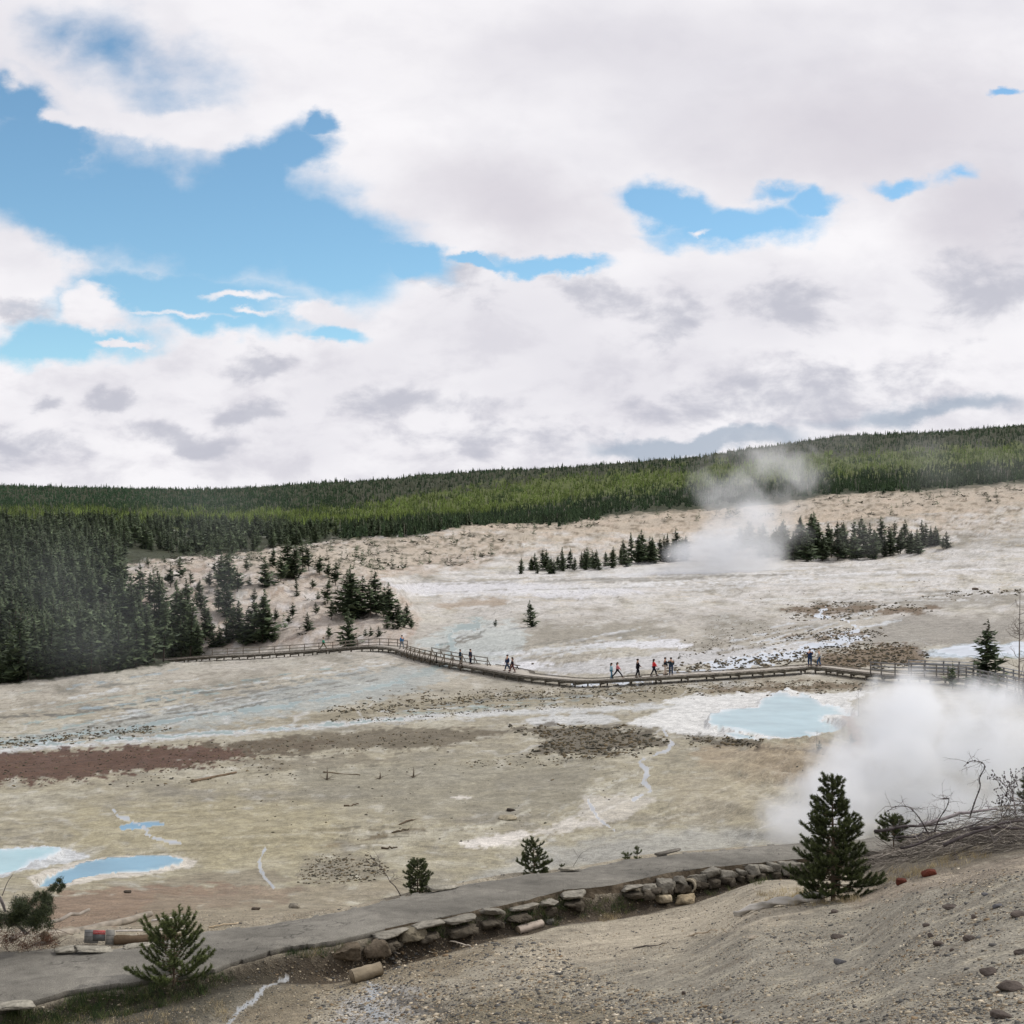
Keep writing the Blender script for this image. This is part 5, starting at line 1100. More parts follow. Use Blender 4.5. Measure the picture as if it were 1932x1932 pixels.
# fallen pine with green boughs at the left edge
def fallen_pine():
    r = np.random.default_rng(9); g = G(50, 1782, 20, 40); Y = g[1]-.6; o = empty('fallen_pine', tuple(g)); tag(o, 'toppled pine with green boughs and bare grey limbs at the left edge beside the path', 'fallen tree')
    mb = MB(); red = MB()
    def limb(pts, rr, col): w = cr(np.array([P(x, y, Y+dy) for x, y, dy in pts]), 4); mb.tube(w, np.linspace(rr, rr*.45, len(w)), 6, L_(*col), rough=.2, cap=False); return w
    limb([(50, 1762, 0), (32, 1742, .1), (28, 1715, .1), (30, 1690, .2)], .035, (150, 144, 140)); limb([(8, 1740, 0), (30, 1745, 0), (55, 1762, 0)], .035, (140, 134, 128)); limb([(-20, 1680, 0), (0, 1695, 0), (10, 1720, .1)], .05, (140, 134, 132))
    limb([(55, 1705, .2), (75, 1690, .2), (95, 1675, .3), (112, 1662, .3)], .014, (96, 86, 74)); limb([(4, 1690, 0), (14, 1665, 0), (24, 1650, .1)], .01, (110, 104, 100))
    for k in range(90):
        x = r.uniform(-30, 115); y = r.uniform(1745, 1792); p = P(x, y, Y+r.uniform(-.3, .8)); grow(mb, p, r.normal(size=3)+[.5, 0, .3], r.uniform(.15, .5), .006, 0, r, L_(110, 92, 80)*r.uniform(.5, 1.3), grav=-.05)
    mb.build('limbs', M['deadwood'], o, off=g)
    V = []; Cc = []
    cl = [(x, y, 17) for x, y in zip(r.uniform(-30, 92, 62), r.uniform(1702, 1748, 62)) if y > 1738-.42*(x+20)+8*math.sin(x) or x > 20] + [(70+x, 1700-y, 9) for x, y in zip(r.uniform(-10, 28, 8), r.uniform(0, 14, 8))]+[(112, 1662, 8), (104, 1672, 10), (118, 1672, 7), (98, 1678, 9), (112, 1680, 7)]
    for (x, y, R) in cl:
        c = P(x, y, Y+r.uniform(-.4, .5)); n = 420 if R > 10 else 260; d = r.normal(size=(n, 3))+[0, 0, .6]; d /= np.linalg.norm(d, axis=1)[:, None]; q = c+r.normal(size=(n, 3))*R/F*Y*.33
        w = np.cross(d, r.normal(size=(n, 3))); w /= np.linalg.norm(w, axis=1)[:, None]; w *= .0055; V.append(np.stack([q-w, q+w, q+d*.06], 1).reshape(-1, 3)); gg = r.random((n, 1)); Cc.append(np.repeat(np.array([.02, .032, .016])*(1-gg)+np.array([.075, .092, .035])*gg, 3, 0))
    V = np.concatenate(V)-g; mesh_np('boughs', V, np.arange(len(V)).reshape(-1, 3), M['needle_hi'], o, np.concatenate(Cc))
    V = []; Cc = []
    for k in range(46):
        c = P(r.uniform(0, 112), r.uniform(1756, 1786), Y+r.uniform(-.3, .3)); n = 50; d = r.normal(size=(n, 3)); d /= np.linalg.norm(d, axis=1)[:, None]; q = c+r.normal(size=(n, 3))*.05; w = np.cross(d, r.normal(size=(n, 3))); w /= np.linalg.norm(w, axis=1)[:, None]; w *= .004
        V.append(np.stack([q-w, q+w, q+d*.05], 1).reshape(-1, 3)); Cc.append(np.tile(L_(104, 66, 46)*r.uniform(.4, 1.1), (n*3, 1)))
    V = np.concatenate(V)-g; mesh_np('dead_needles', V, np.arange(len(V)).reshape(-1, 3), M['needle_hi'], o, np.concatenate(Cc))
fallen_pine()

# ------------------------------------------------------------------ logs
M['log'] = mat('log wood', (1, 1, 1), .85, spec=.15, noise=(7, .6, 1.25, (.35, 1, 1)), bump=(22, .015))
def ring_mat():
    m = bpy.data.materials.new('sawn end grain'); m.use_nodes = True; nt = m.node_tree; b = nt.nodes['Principled BSDF']; N = nt.nodes.new; L = nt.links.new
    tc = N('ShaderNodeTexCoord'); wv = N('ShaderNodeTexWave'); wv.wave_type = 'RINGS'; wv.rings_direction = 'X'; wv.inputs['Scale'].default_value = 11; wv.inputs['Distortion'].default_value = 2.5; L(tc.outputs['Object'], wv.inputs['Vector'])
    r = N('ShaderNodeValToRGB'); r.color_ramp.elements[0].color = (*L_(92, 82, 68), 1); r.color_ramp.elements[1].color = (*L_(140, 126, 104), 1); L(wv.outputs[0], r.inputs[0]); L(r.outputs[0], b.inputs['Base Color']); b.inputs['Roughness'].default_value = .9
    return m
M['rings'] = ring_mat()
def log(a, b, ra, rb, label, col, n=14, seg=9, name='log', ends=True, sag=0.0, seed=0, lobes=0.0, twist=0.0, jit=.006, follow=False):
    r = np.random.default_rng(seed); a = np.array(a, float); b = np.array(b, float); d = b-a; L = np.linalg.norm(d); d /= L
    o = empty(name, tuple(a)); o.rotation_euler = Vector(d).to_track_quat('X', 'Z').to_euler(); tag(o, label, 'log')
    x = np.linspace(0, L, seg); pts = np.stack([x, r.normal(size=seg)*jit, r.normal(size=seg)*jit+sag*np.sin(PI*x/L)], 1); mb = MB()
    if follow:
        wp = a+np.outer(x, d); gz_ = ground_z(wp[:, 0], wp[:, 1])+np.linspace(ra, rb, seg)*1.0+.02; gz_ = np.convolve(np.pad(gz_, 4, mode='edge'), np.ones(9)/9, 'valid'); pts[:, 2] += (gz_-wp[:, 2])
    mb.tube(pts, np.linspace(ra, rb, seg)*(1+r.normal(size=seg)*.03), n, L_(*col), lobes=lobes, twist=twist, rough=.06, seed=seed, cap=not ends)
    mb.build('bark' if not ends else 'shaft', M['log'], o, True)
    if ends:
        for e_, rr, sgn in ((pts[0], ra, -1), (pts[-1], rb, 1)):
            cb = MB(); cb.tube([e_-[.012*(-sgn), 0, 0], e_+[.006*sgn, 0, 0]], [rr*.985, rr*.97], n, (1, 1, 1)); cb.build('sawn_end', M['rings'], o)
    return o
def PG(px, py, lift, y0=10, y1=45): g = G(px, py, y0, y1); return g+[0, 0, lift]
a = PG(664, 1856, .10, 15, 40); b = PG(716, 1846, .10, 15, 40); b[1] += .22
log(a+[0, 0, .02], b+[0, 0, .02], .142, .132, 'short thick sawn log lying on the gravel below the path, its cut end facing left', (150, 138, 118), seed=1)
a = PG(977, 1762, .07, 15, 40); b = PG(1022, 1750, .07, 15, 40)
log(a, b, .095, .085, 'pale grey sawn log leaning by the weeds at the foot of the stone wall', (176, 164, 152), seed=2)
a = PG(1388, 1736, .04, 10, 40); b = PG(1556, 1702, .05, 10, 40)
log(a, b, .042, .085, 'long twisted silvery driftwood log on the near slope below the large pine', (186, 182, 174), name='driftwood_log', ends=False, n=12, seg=22, lobes=.32, twist=.32, seed=3, sag=.0, jit=.008, follow=True)
YL = 29.6
def LG(px, py, r_, up=0.0):
    g = G(px, py, 29.2, 40); return g+[0, 0, r_*.8+up]
log(LG(20, 1776, .05), LG(166, 1736, .04, .35), .05, .035, 'slim grey pole-like log slanting up from the fallen pine', (158, 150, 140), ends=False, seed=4, sag=.04, jit=.015)
log(LG(85, 1784, .1, .08), LG(284, 1745, .075, .22), .105, .075, 'long thick pale log slanting behind the small red-topped sign', (150, 142, 130), seed=5, sag=-.05)
log(LG(216, 1782, .1), LG(345, 1777, .09), .10, .09, 'thick dark brown log lying level right of the sign', (96, 82, 66), seed=6)
log(LG(208, 1770, .02, .12), LG(350, 1763, .02, .08), .022, .018, 'thin white bleached pole on top of the dark brown log', (206, 200, 192), ends=False, seed=7, name='pole')
log(LG(286, 1727, .03), LG(350, 1724, .03), .028, .02, 'white bleached branch lying on the bank above the logs', (190, 184, 178), ends=False, seed=8, name='branch')
log(LG(394, 1751, .03), LG(450, 1744, .03), .018, .01, 'thin bleached stick at the far edge of the path, right of the yellow-green pine', (196, 178, 150), ends=False, seed=9, name='stick')
def on_basin(px, py): return G(px, py, 50, 300)
a = on_basin(362, 1477); b = on_basin(446, 1460); log(a+[0, 0, .07], b+[0, 0, .09], .11, .06, 'grey-brown log lying alone on the bare flat below the brown band', (120, 104, 86), ends=False, seed=10)
for i, (x0, y0, x1, y1, lb, c) in enumerate([(610, 1458, 680, 1463, 'thin dead branch lying beside the left stump on the flat', (110, 98, 80)), (650, 1522, 676, 1519, 'short dark stick on the clay flat left of the craters', (92, 80, 66)),
        (752, 1557, 790, 1545, 'dark crooked branch on the cream-coloured flat', (96, 84, 70)), (720, 1602, 750, 1600, 'dark curved branch lying low beside the cream flat', (80, 70, 58)), (740, 1572, 772, 1566, 'short dark branch above the curved one on the flat', (84, 74, 60))]):
    log(on_basin(x0, y0)+[0, 0, .03], on_basin(x1, y1)+[0, 0, .03], .05, .03, lb, c, ends=False, seed=20+i, name='branch', jit=.03)
for i, (x, y, hh, lb) in enumerate([(617, 1472, 26, 'thin broken dead stump standing on the flat, left of another'), (780, 1467, 20, 'pale broken stump standing among fallen twigs on the flat'), (717, 1470, 14, 'small grey stump between the two taller stumps')]):
    g = on_basin(x, y); h = hh/F*g[1]; rg = np.random.default_rng(i); mb = MB(); mb.tube([g*0, [.02, 0, h*.5], [.0, 0, h]], [.07, .045, .008], 6, L_(116, 106, 94), rough=.3)
    for k in range(5): grow(mb, (0, 0, .04), [rg.normal(), rg.normal()*.5, .1], .6, .02, 0, rg, L_(128, 118, 104))
    o = empty('dead_stump', tuple(g)); tag(o, lb, 'stump'); mb.build('stem', M['deadwood'], o)
for i, (x, y, x2, y2, lb) in enumerate([(1195, 1790, 1258, 1781, 'dark weathered stick lying on the pale gravel near the middle'), (1300, 1766, 1355, 1756, 'thin pale stick on the gravel above the dark weathered one'), (847, 1782, 890, 1786, 'white bleached wood splinter in front of the wall'), (742, 1797, 764, 1802, 'short white splinter near the sawn log'), (1420, 1703, 1465, 1699, 'thin straw-coloured stick left of the large pine')]):
    log(PG(x, y, .01), PG(x2, y2, .015), .016, .008, lb, [(96, 90, 84), (176, 160, 138), (212, 202, 186), (206, 196, 180), (190, 176, 152)][i], ends=False, seed=40+i, name='stick', jit=.012)

# ------------------------------------------------------------------ little sign lying against the log
g = P(190, 1788, YL-.35); g[2] = max(g[2], float(ground_z(g[0], g[1]))-.02); o = empty('warning_sign', tuple(g)); tag(o, 'grey board with a red label propped low against the long pale log', 'sign'); o.rotation_euler = (math.radians(-8), 0, math.radians(-4))
b = MB(); b.box((-.20, 0, .17), (.28, .02, .26), col=L_(140, 140, 138)); 
for z in (.09, .17, .25): b.box((-.20, -.0115, z), (.28, .004, .006), col=L_(100, 100, 98))
b.build('board', M['paint'], o)
b = MB(); b.box((.19, -.01, .14), (.19, .025, .33), col=L_(146, 144, 138)); b.box((.10, -.012, .14), (.012, .03, .33), col=L_(170, 164, 150)); b.box((.285, -.012, .14), (.012, .03, .33), col=L_(170, 164, 150))
for z in (.05, .12, .2): b.box((.19, -.0245, z), (.17, .004, .006), col=L_(92, 96, 98))
b.build('side_board', M['paint'], o)
b = MB(); b.box((-.03, -.02, .255), (.26, .008, .075), col=L_(196, 74, 74)); rp = b.build('red_label', M['paint'], o)
b = MB(); b.box((-.03, -.018, .15), (.26, .008, .13), col=L_(96, 98, 98)); b.build('dark_panel', M['paint'], o)
cu = bpy.data.curves.new('lettering', 'FONT'); cu.body = 'DANGER'; cu.size = .058; cu.align_x = 'CENTER'; cu.align_y = 'CENTER'; cu.extrude = .0005
tmp_ = bpy.data.objects.new('tmp', cu); C.objects.link(tmp_); bpy.context.view_layer.update(); me_ = bpy.data.meshes.new_from_object(tmp_.evaluated_get(bpy.context.evaluated_depsgraph_get())); bpy.data.objects.remove(tmp_); to = link('lettering', me_); to.parent = o; to.location = (-.03, -.0255, .255); to.rotation_euler = (PI/2, 0, 0); wm_ = mat('white lettering', L_(214, 170, 168), .7, attr=False); me_.materials.clear(); me_.materials.append(wm_)

# ------------------------------------------------------------------ stone edging of the path
def wall():
    r = np.random.default_rng(31); o = empty('retaining_wall', (0, float(yn_at(0)), PZ-.3)); tag(o, 'low wall of rough pale stones holding up the near edge of the asphalt path', 'stone wall'); O2 = np.array(o.location); k = 0
    def stone(x, dy, zt, dx, dz, dyy, col, rz=0.0, tilt=0.0, blocky=.8):
        nonlocal k
        v, f = rock_arr(500+k, (dx, dyy, dz), min(1.0, blocky+.25), 6); ca, sa = math.cos(rz), math.sin(rz); v = v@np.array([[ca, sa, 0], [-sa, ca, 0], [0, 0, 1]])
        v[:, 2] += tilt*v[:, 0]; v += [x, float(yn_at(x))-dy, zt-dz/2]; mb = MB(); mb.add(v-O2, f, L_(*col)*r.uniform(.8, 1.15)); k += 1
        mb.build('stone', M['stone'], o)
    x = -2.9
    while x < 8.4:
        pxx = HZ+F*x/yn_at(x)
        w = r.uniform(.35, .9) if pxx < 1180 else r.uniform(.25, .5); s = math.atan2(float(yn_at(x+.3)-yn_at(x-.3)), .6)
        if 1078 < pxx < 1142 or 585 < pxx < 640: x += w; continue
        hh = r.uniform(.09, .15) if pxx < 1180 else r.uniform(.22, .34)
        stone(x+w/2, .13+r.uniform(-.04, .1), PZ-.02+r.uniform(-.1, .01), w*1.02, hh, r.uniform(.34, .55), (132, 128, 118), s+r.normal()*.12, r.normal()*.04, r.uniform(.55, .85))
        for _q in range(2): stone(x+w/2+r.uniform(-.1, .1), .22+r.uniform(0, .12), PZ-.22, w*r.uniform(.45, .9), r.uniform(.14, .26), .4, (88, 82, 72), s+r.normal()*.3, 0, .6)
        x += w*r.uniform(.86, .97)
    cb = MB(); xx = np.linspace(-2.6, 8.4, 260); rows = 7; V = []
    for q in range(rows):
        t = q/(rows-1); off = .04+.12*t+fbm(xx/.5, xx*0+t*3, 3)*.12; V.append(np.stack([xx, yn_at(xx)-off, PZ-.03-.5*t+0*xx], 1))
    V = np.concatenate(V); i = np.arange(rows-1)[:, None]*260; j = np.arange(259)[None]; f = np.stack([i+j, i+260+j, i+261+j, i+j+1], -1).reshape(-1, 4); cb.add(V-O2, f, L_(104, 94, 80)); cb.build('earth_core', M['stone'], o)
    stone(-2.75, .28, PZ-.12, .62, .36, .5, (110, 100, 86), .3, 0, .5); stone(-2.1, .22, PZ-.06, .75, .26, .55, (140, 132, 114), .45, .05, .6); stone(-3.3, .2, PZ-.12, .6, .35, .5, (104, 94, 80), .3, 0, .5)
wall()
def rock(px, py, w, h, label, col, seed, y0=6, y1=60, name='rock', blocky=.5, d=None, rz=0.0, sink=.25, group=None, cat='rock'):
    g = G(px, py, y0, y1); s = g[1]/F; v, f = rock_arr(seed, (w*s, (d or w)*s, h*s), blocky, 5); mb = MB(); c0 = L_(*col); mb.add(v, f, c0)
    o = mb.build(name, M['stone']); o.location = g+[0, 0, h*s*(.5-sink)]; o.rotation_euler = (0, 0, rz); tag(o, label, cat, group); return o
rock(1248, 1703, 34, 20, 'flat pale block lying fallen at the foot of the stone wall', (176, 164, 140), 1, blocky=.85, rz=.3, cat='stone block', name='stone_block')
rock(1296, 1706, 40, 26, 'larger tilted pale block right of the flat one below the wall', (160, 146, 120), 2, blocky=.8, rz=-.5, cat='stone block', name='stone_block')
rock(1697+3, 1668, 22, 15, 'rusty red rock left of another on the crest of the near slope', (92, 52, 42), 5, name='red_rock'); rock(1752, 1652, 28, 17, 'larger rusty red rock near the right end of the slope crest', (96, 52, 40), 6, name='red_rock')
rock(1040-4, 1742, 20, 10, 'thin dark slab leaning above the pale grey log', (92, 90, 84), 7, blocky=.8)
for i, (x, y, w, h, lb) in enumerate([(1747, 1748, 14, 9, 'dark rock, topmost of the loose dark cluster low on the right slope'), (1756, 1768, 13, 10, 'brown-grey rock in the middle of the dark cluster on the right slope'), (1771, 1784, 22, 11, 'widest rock at the bottom of the dark cluster on the right slope'), (1828, 1775, 22, 12, 'dark rock right of the cluster on the lower right slope'), (1795, 1795, 9, 8, 'small dark rock just under the cluster'),
        (1795, 1714, 34, 7, 'flat dark grey stone below the two red rocks'), (1858, 1690, 14, 7, 'small slate-grey stone on the crest near the right edge'), (1882, 1712, 22, 8, 'slate-coloured flat stone high on the right slope'), (1925, 1728, 36, 9, 'long dark stone at the right edge of the slope'), (1838, 1733, 10, 10, 'little upright dark stone on the right slope'),
        (1868, 1838, 34, 16, 'large dark rock at the lower right corner'), (1905, 1868, 52, 22, 'biggest dark rock in the lower right corner'), (1890, 1920, 44, 16, 'dark rock under the biggest one in the corner'), (1925, 1800, 26, 12, 'dark rock above the corner pair at the right edge'),
        (1575, 1722, 16, 7, 'dark grey stone right of the driftwood log'), (1580, 1770, 24, 9, 'dark flat stone in the middle of the near slope'), (1585, 1818, 22, 12, 'slate-grey stone below the flat one on the near slope'), (1372, 1868, 12, 9, 'pale stone on the lower near slope'), (1290, 1877, 9, 9, 'round dark pebble at the bottom middle'), (1420, 1772, 18, 9, 'whitish stone among gravel below the driftwood')]):
    rock(x, y, w, h, lb, (92, 84, 78) if 'dark' in lb else ((104, 104, 106) if 'slate' in lb else (172, 162, 146)), 60+i, rz=i*1.3, blocky=.4, sink=.2)
rock(483, 1718-1, 18, 7, 'dark flat stone on the reddish bank', (70, 62, 54), 90, 30, 62); rock(560-5, 1714, 22, 13, 'round grey boulder at the top of the reddish bank', (128, 122, 110), 91, 30, 66); rock(240, 1687-2, 15, 6, 'small dark stone near the blue pool on the reddish bank', (66, 60, 52), 92, 30, 66)
rock(964, 1530, 18, 6, 'small black rock on the clay flat above the white crust patch', (56, 50, 44), 93, 46, 90); rock(1840, 1113, 12, 6, 'dark boulder on the rim line of the right flat', (100, 90, 80), 94, 150, 400); rock(1050-45, 1266-12, 5, 4, 'tiny dark rock on the white patch beyond the bench', (92, 84, 70), 95, 100, 300)
rock(1150-192, 1545, 38, 8, 'low round mud mound on the clay flat', (150, 142, 122), 96, 46, 90, blocky=.1, name='mud_mound', cat='mound')
for i, (x, y, w_, d_2, lb) in enumerate([(178, 1793, 70, .5, 'pale broken asphalt slab at the far path edge right below the sign'), (128, 1794, 50, .4, 'small tilted asphalt slab left of the one under the sign'), (268, 1787, 70, .35, 'pale asphalt slab at the far path edge behind the yellow-green pine'), (836, 1676, 66, .45, 'lifted asphalt slab at the far edge of the path right of the bushy pine'), (1076, 1642, 44, .3, 'cracked asphalt slab at the far path edge near the middle pine'), (1262, 1610, 60, .3, 'broken dark asphalt slab on the far path edge, right of the seedlings'), (28, 1898, 76, .5, 'loose asphalt slab broken off the near path edge at the lower left')]):
    Yp = -PZ*F/(y-HZ); w2 = w_/F*Yp; v, f = rock_arr(820+i, (w2, d_2, .07), .95, 6); mb = MB(); mb.add(v, f, L_(150, 146, 134) if 'dark' not in lb else L_(110, 106, 98)); o = mb.build('asphalt_slab', M['stone']); o.location = ((x-HZ)/F*Yp, Yp, PZ+.03); o.rotation_euler = (.06*math.sin(i), .08*math.cos(i*2), .45); tag(o, lb, 'slab')
# culvert mouth in the wall
g = G(1300, 1692, 28, 40); g = np.array([g[0], float(yn_at(g[0]))-.42, PZ-.30]); o = empty('culvert_pipe', tuple(g)); tag(o, 'open end of a grey culvert pipe poking out of the stone wall', 'pipe'); o.rotation_euler = (0, math.radians(4), math.radians(-18))
def ring(y0, y1, ro, ri, col, name, m_=M['stone']):
    n = 28; a = np.arange(n)*2*PI/n; V = []
    for (y, r_) in ((y0, ro), (y0, ri), (y1, ri), (y1, ro)): V += [[math.cos(q)*r_, y, math.sin(q)*r_] for q in a]
    f = []
    for k in range(4):
        for j in range(n): f.append([k*n+j, k*n+(j+1) % n, ((k+1) % 4)*n+(j+1) % n, ((k+1) % 4)*n+j])
    mb = MB(); mb.add(V, f, L_(*col)); return mb.build(name, m_, o, True)
ring(-.02, .55, .150, .120, (138, 130, 114), 'pipe'); ring(-.05, .02, .168, .122, (158, 150, 132), 'rim')
mb = MB(); mb.tube([[0, .45, 0], [0, .47, 0]], [.13, .13], 16, (.005, .005, .005)); mb.build('shade_disc', M['stone'], o)  # black disc set in for the unlit depth of the pipe

# ------------------------------------------------------------------ loose gravel and weeds
def gravel():
    r = np.random.default_rng(77); n = 105000; px = r.uniform(-60, 2010, n); py = r.uniform(1640, 2000, n)
    Yq = np.exp(np.linspace(math.log(6), math.log(46), 900)); 
    # march all sight lines at once in blocks
    out = np.zeros((n, 3)); okm = np.zeros(n, bool)
    for s in range(0, n, 15000):
        e = min(n, s+15000); yy = Yq[None, :]; xx = (px[s:e, None]-HZ)/F*yy; zz = ground_z(xx, np.broadcast_to(yy, xx.shape)); rz = -(py[s:e, None]-HZ)/F*yy
        hit = zz >= rz; k = hit.argmax(1); okk = hit.any(1); i = np.arange(e-s); out[s:e] = np.stack([xx[i, k], Yq[k], zz[i, k]], 1); okm[s:e] = okk
    x, y = out[:, 0], out[:, 1]; snn = (yn_at(x)-y)*cs; sff = (y-yf_at(x))*cs
    okm &= ~((snn < .1) & (sff < .05))
    dn = fbm(x/1.6, y/1.6, 4); near = sd_poly([(560, 1990), (600, 1840), (760, 1790), (1000, 1770), (1150, 1850), (1350, 1900), (1500, 1990)], px, py)
    keep = (r.random(n) < np.clip(.50+dn*1.0+.35*(near < 0), .08, 1)); okm &= keep
    out = out[okm]; px = px[okm]; py = py[okm]; n = len(out); nr = near[okm]
    arrs = []
    for i in range(8):
        v, f = rock_arr(700+i, (2, 2, 1.3), .45, 1); v = v+np.random.default_rng(i).normal(size=v.shape)*.18; f = np.concatenate([f[:, [0, 1, 2]], f[:, [0, 2, 3]]]); arrs.append((v, f, np.ones((len(v), 3))))
    R_ = .004+.008*r.random(n)**2+.022*r.random(n)**12; R_ *= np.where(nr < 0, 1.7, 1.0)*np.interp(out[:, 1], [8, 30], [.75, 1.0])
    pal = np.array([L_(176, 164, 142), L_(198, 186, 164), L_(150, 138, 118), L_(92, 91, 88), L_(214, 204, 184), L_(134, 116, 92)]); ci = r.choice(6, n, p=[.15, .05, .22, .46, .03, .09]); t0 = pal[ci]*r.uniform(.8, 1.15, n)[:, None]
    v, f, c = scatter_merge(arrs, r.integers(0, 8, n), out+np.array([0, 0, .002]), R_, r.uniform(.8, 1.5, n), r.random(n)*6, t0)
    o = mesh_np('gravel', v, f, M['pebble'], None, c); tag(o, 'loose pale gravel and stone chips covering the near slope', 'gravel', kind='stuff'); print('gravel', n)
gravel()
def blades(regs, name, label, seed, cols, hb=(.05, .13), wd=.004):
    r = np.random.default_rng(seed); V = []; Cc = []
    for pl, n in regs:
        q = np.array(pl, float); k = 0
        while k < n:
            x = r.uniform(q[:, 0].min(), q[:, 0].max()); y = r.uniform(q[:, 1].min(), q[:, 1].max())
            k += 1
            if not in_poly(pl, x, y) or (pnoise(np.array([x/14.]), np.array([y/9.]))[0] < -.12): continue
            g = G(x, y, 12, 46)
            m = 16; p = g+np.stack([r.normal(size=m)*.05, r.normal(size=m)*.06, np.zeros(m)], 1); d = np.stack([r.normal(size=m)*.45, r.normal(size=m)*.45, np.ones(m)], 1); ln = r.uniform(*hb, m)[:, None]
            w = np.stack([r.normal(size=m), r.normal(size=m), np.zeros(m)], 1); w = w/np.linalg.norm(w, axis=1)[:, None]*wd
            V.append(np.stack([p-w, p+w, p+d*ln], 1).reshape(-1, 3)); c = L_(*cols[int(r.integers(len(cols)))])*r.uniform(.6, 1.25); Cc.append(np.tile(c, (m*3, 1)))
    V = np.concatenate(V); o = mesh_np(name, V, np.arange(len(V)).reshape(-1, 3), M['plant'], None, np.concatenate(Cc)); tag(o, label, 'grass', kind='stuff')
blades([([(110, 1900), (160, 1868), (270, 1852), (420, 1838), (440, 1850), (380, 1880), (250, 1915), (150, 1940), (80, 1950)], 1400), ([(0, 1915), (60, 1905), (120, 1925), (100, 1960), (0, 1960)], 300), ([(770, 1770), (800, 1738), (880, 1728), (920, 1735), (880, 1762), (810, 1776)], 260),
        ([(920, 1740), (960, 1705), (1060, 1690), (1080, 1700), (1060, 1745), (1000, 1752), (950, 1755)], 420), ([(1070, 1725), (1120, 1705), (1210, 1690), (1230, 1700), (1180, 1725), (1100, 1735)], 260), ([(1200, 1700), (1260, 1675), (1290, 1680), (1280, 1700)], 120), ([(1320, 1690), (1400, 1665), (1480, 1650), (1440, 1668), (1360, 1690)], 140), ([(690, 1790), (720, 1775), (750, 1780), (730, 1800)], 60), ([(520, 1790), (640, 1780), (660, 1800), (560, 1815)], 110)],
       'weeds', 'dark green weeds and grass along the foot of the path edge', 5, [(64, 84, 48), (80, 96, 56), (50, 66, 42), (104, 108, 70)], (.05, .15))
blades([([(1430, 1690), (1500, 1678), (1600, 1690), (1640, 1700), (1560, 1712), (1460, 1708)], 260), ([(1620, 1665), (1700, 1640), (1850, 1600), (1880, 1615), (1760, 1650), (1640, 1680)], 420), ([(560, 1790), (640, 1770), (660, 1800), (560, 1815)], 40), ([(60, 1935), (420, 1890), (440, 1932), (60, 1990)], 220), ([(1080, 1740), (1180, 1725), (1160, 1740)], 60)],
       'dry_grass', 'straw-coloured dry grass under the large pine and the brush pile', 6, [(176, 160, 124), (150, 136, 104), (196, 182, 146)], (.05, .14), .003)
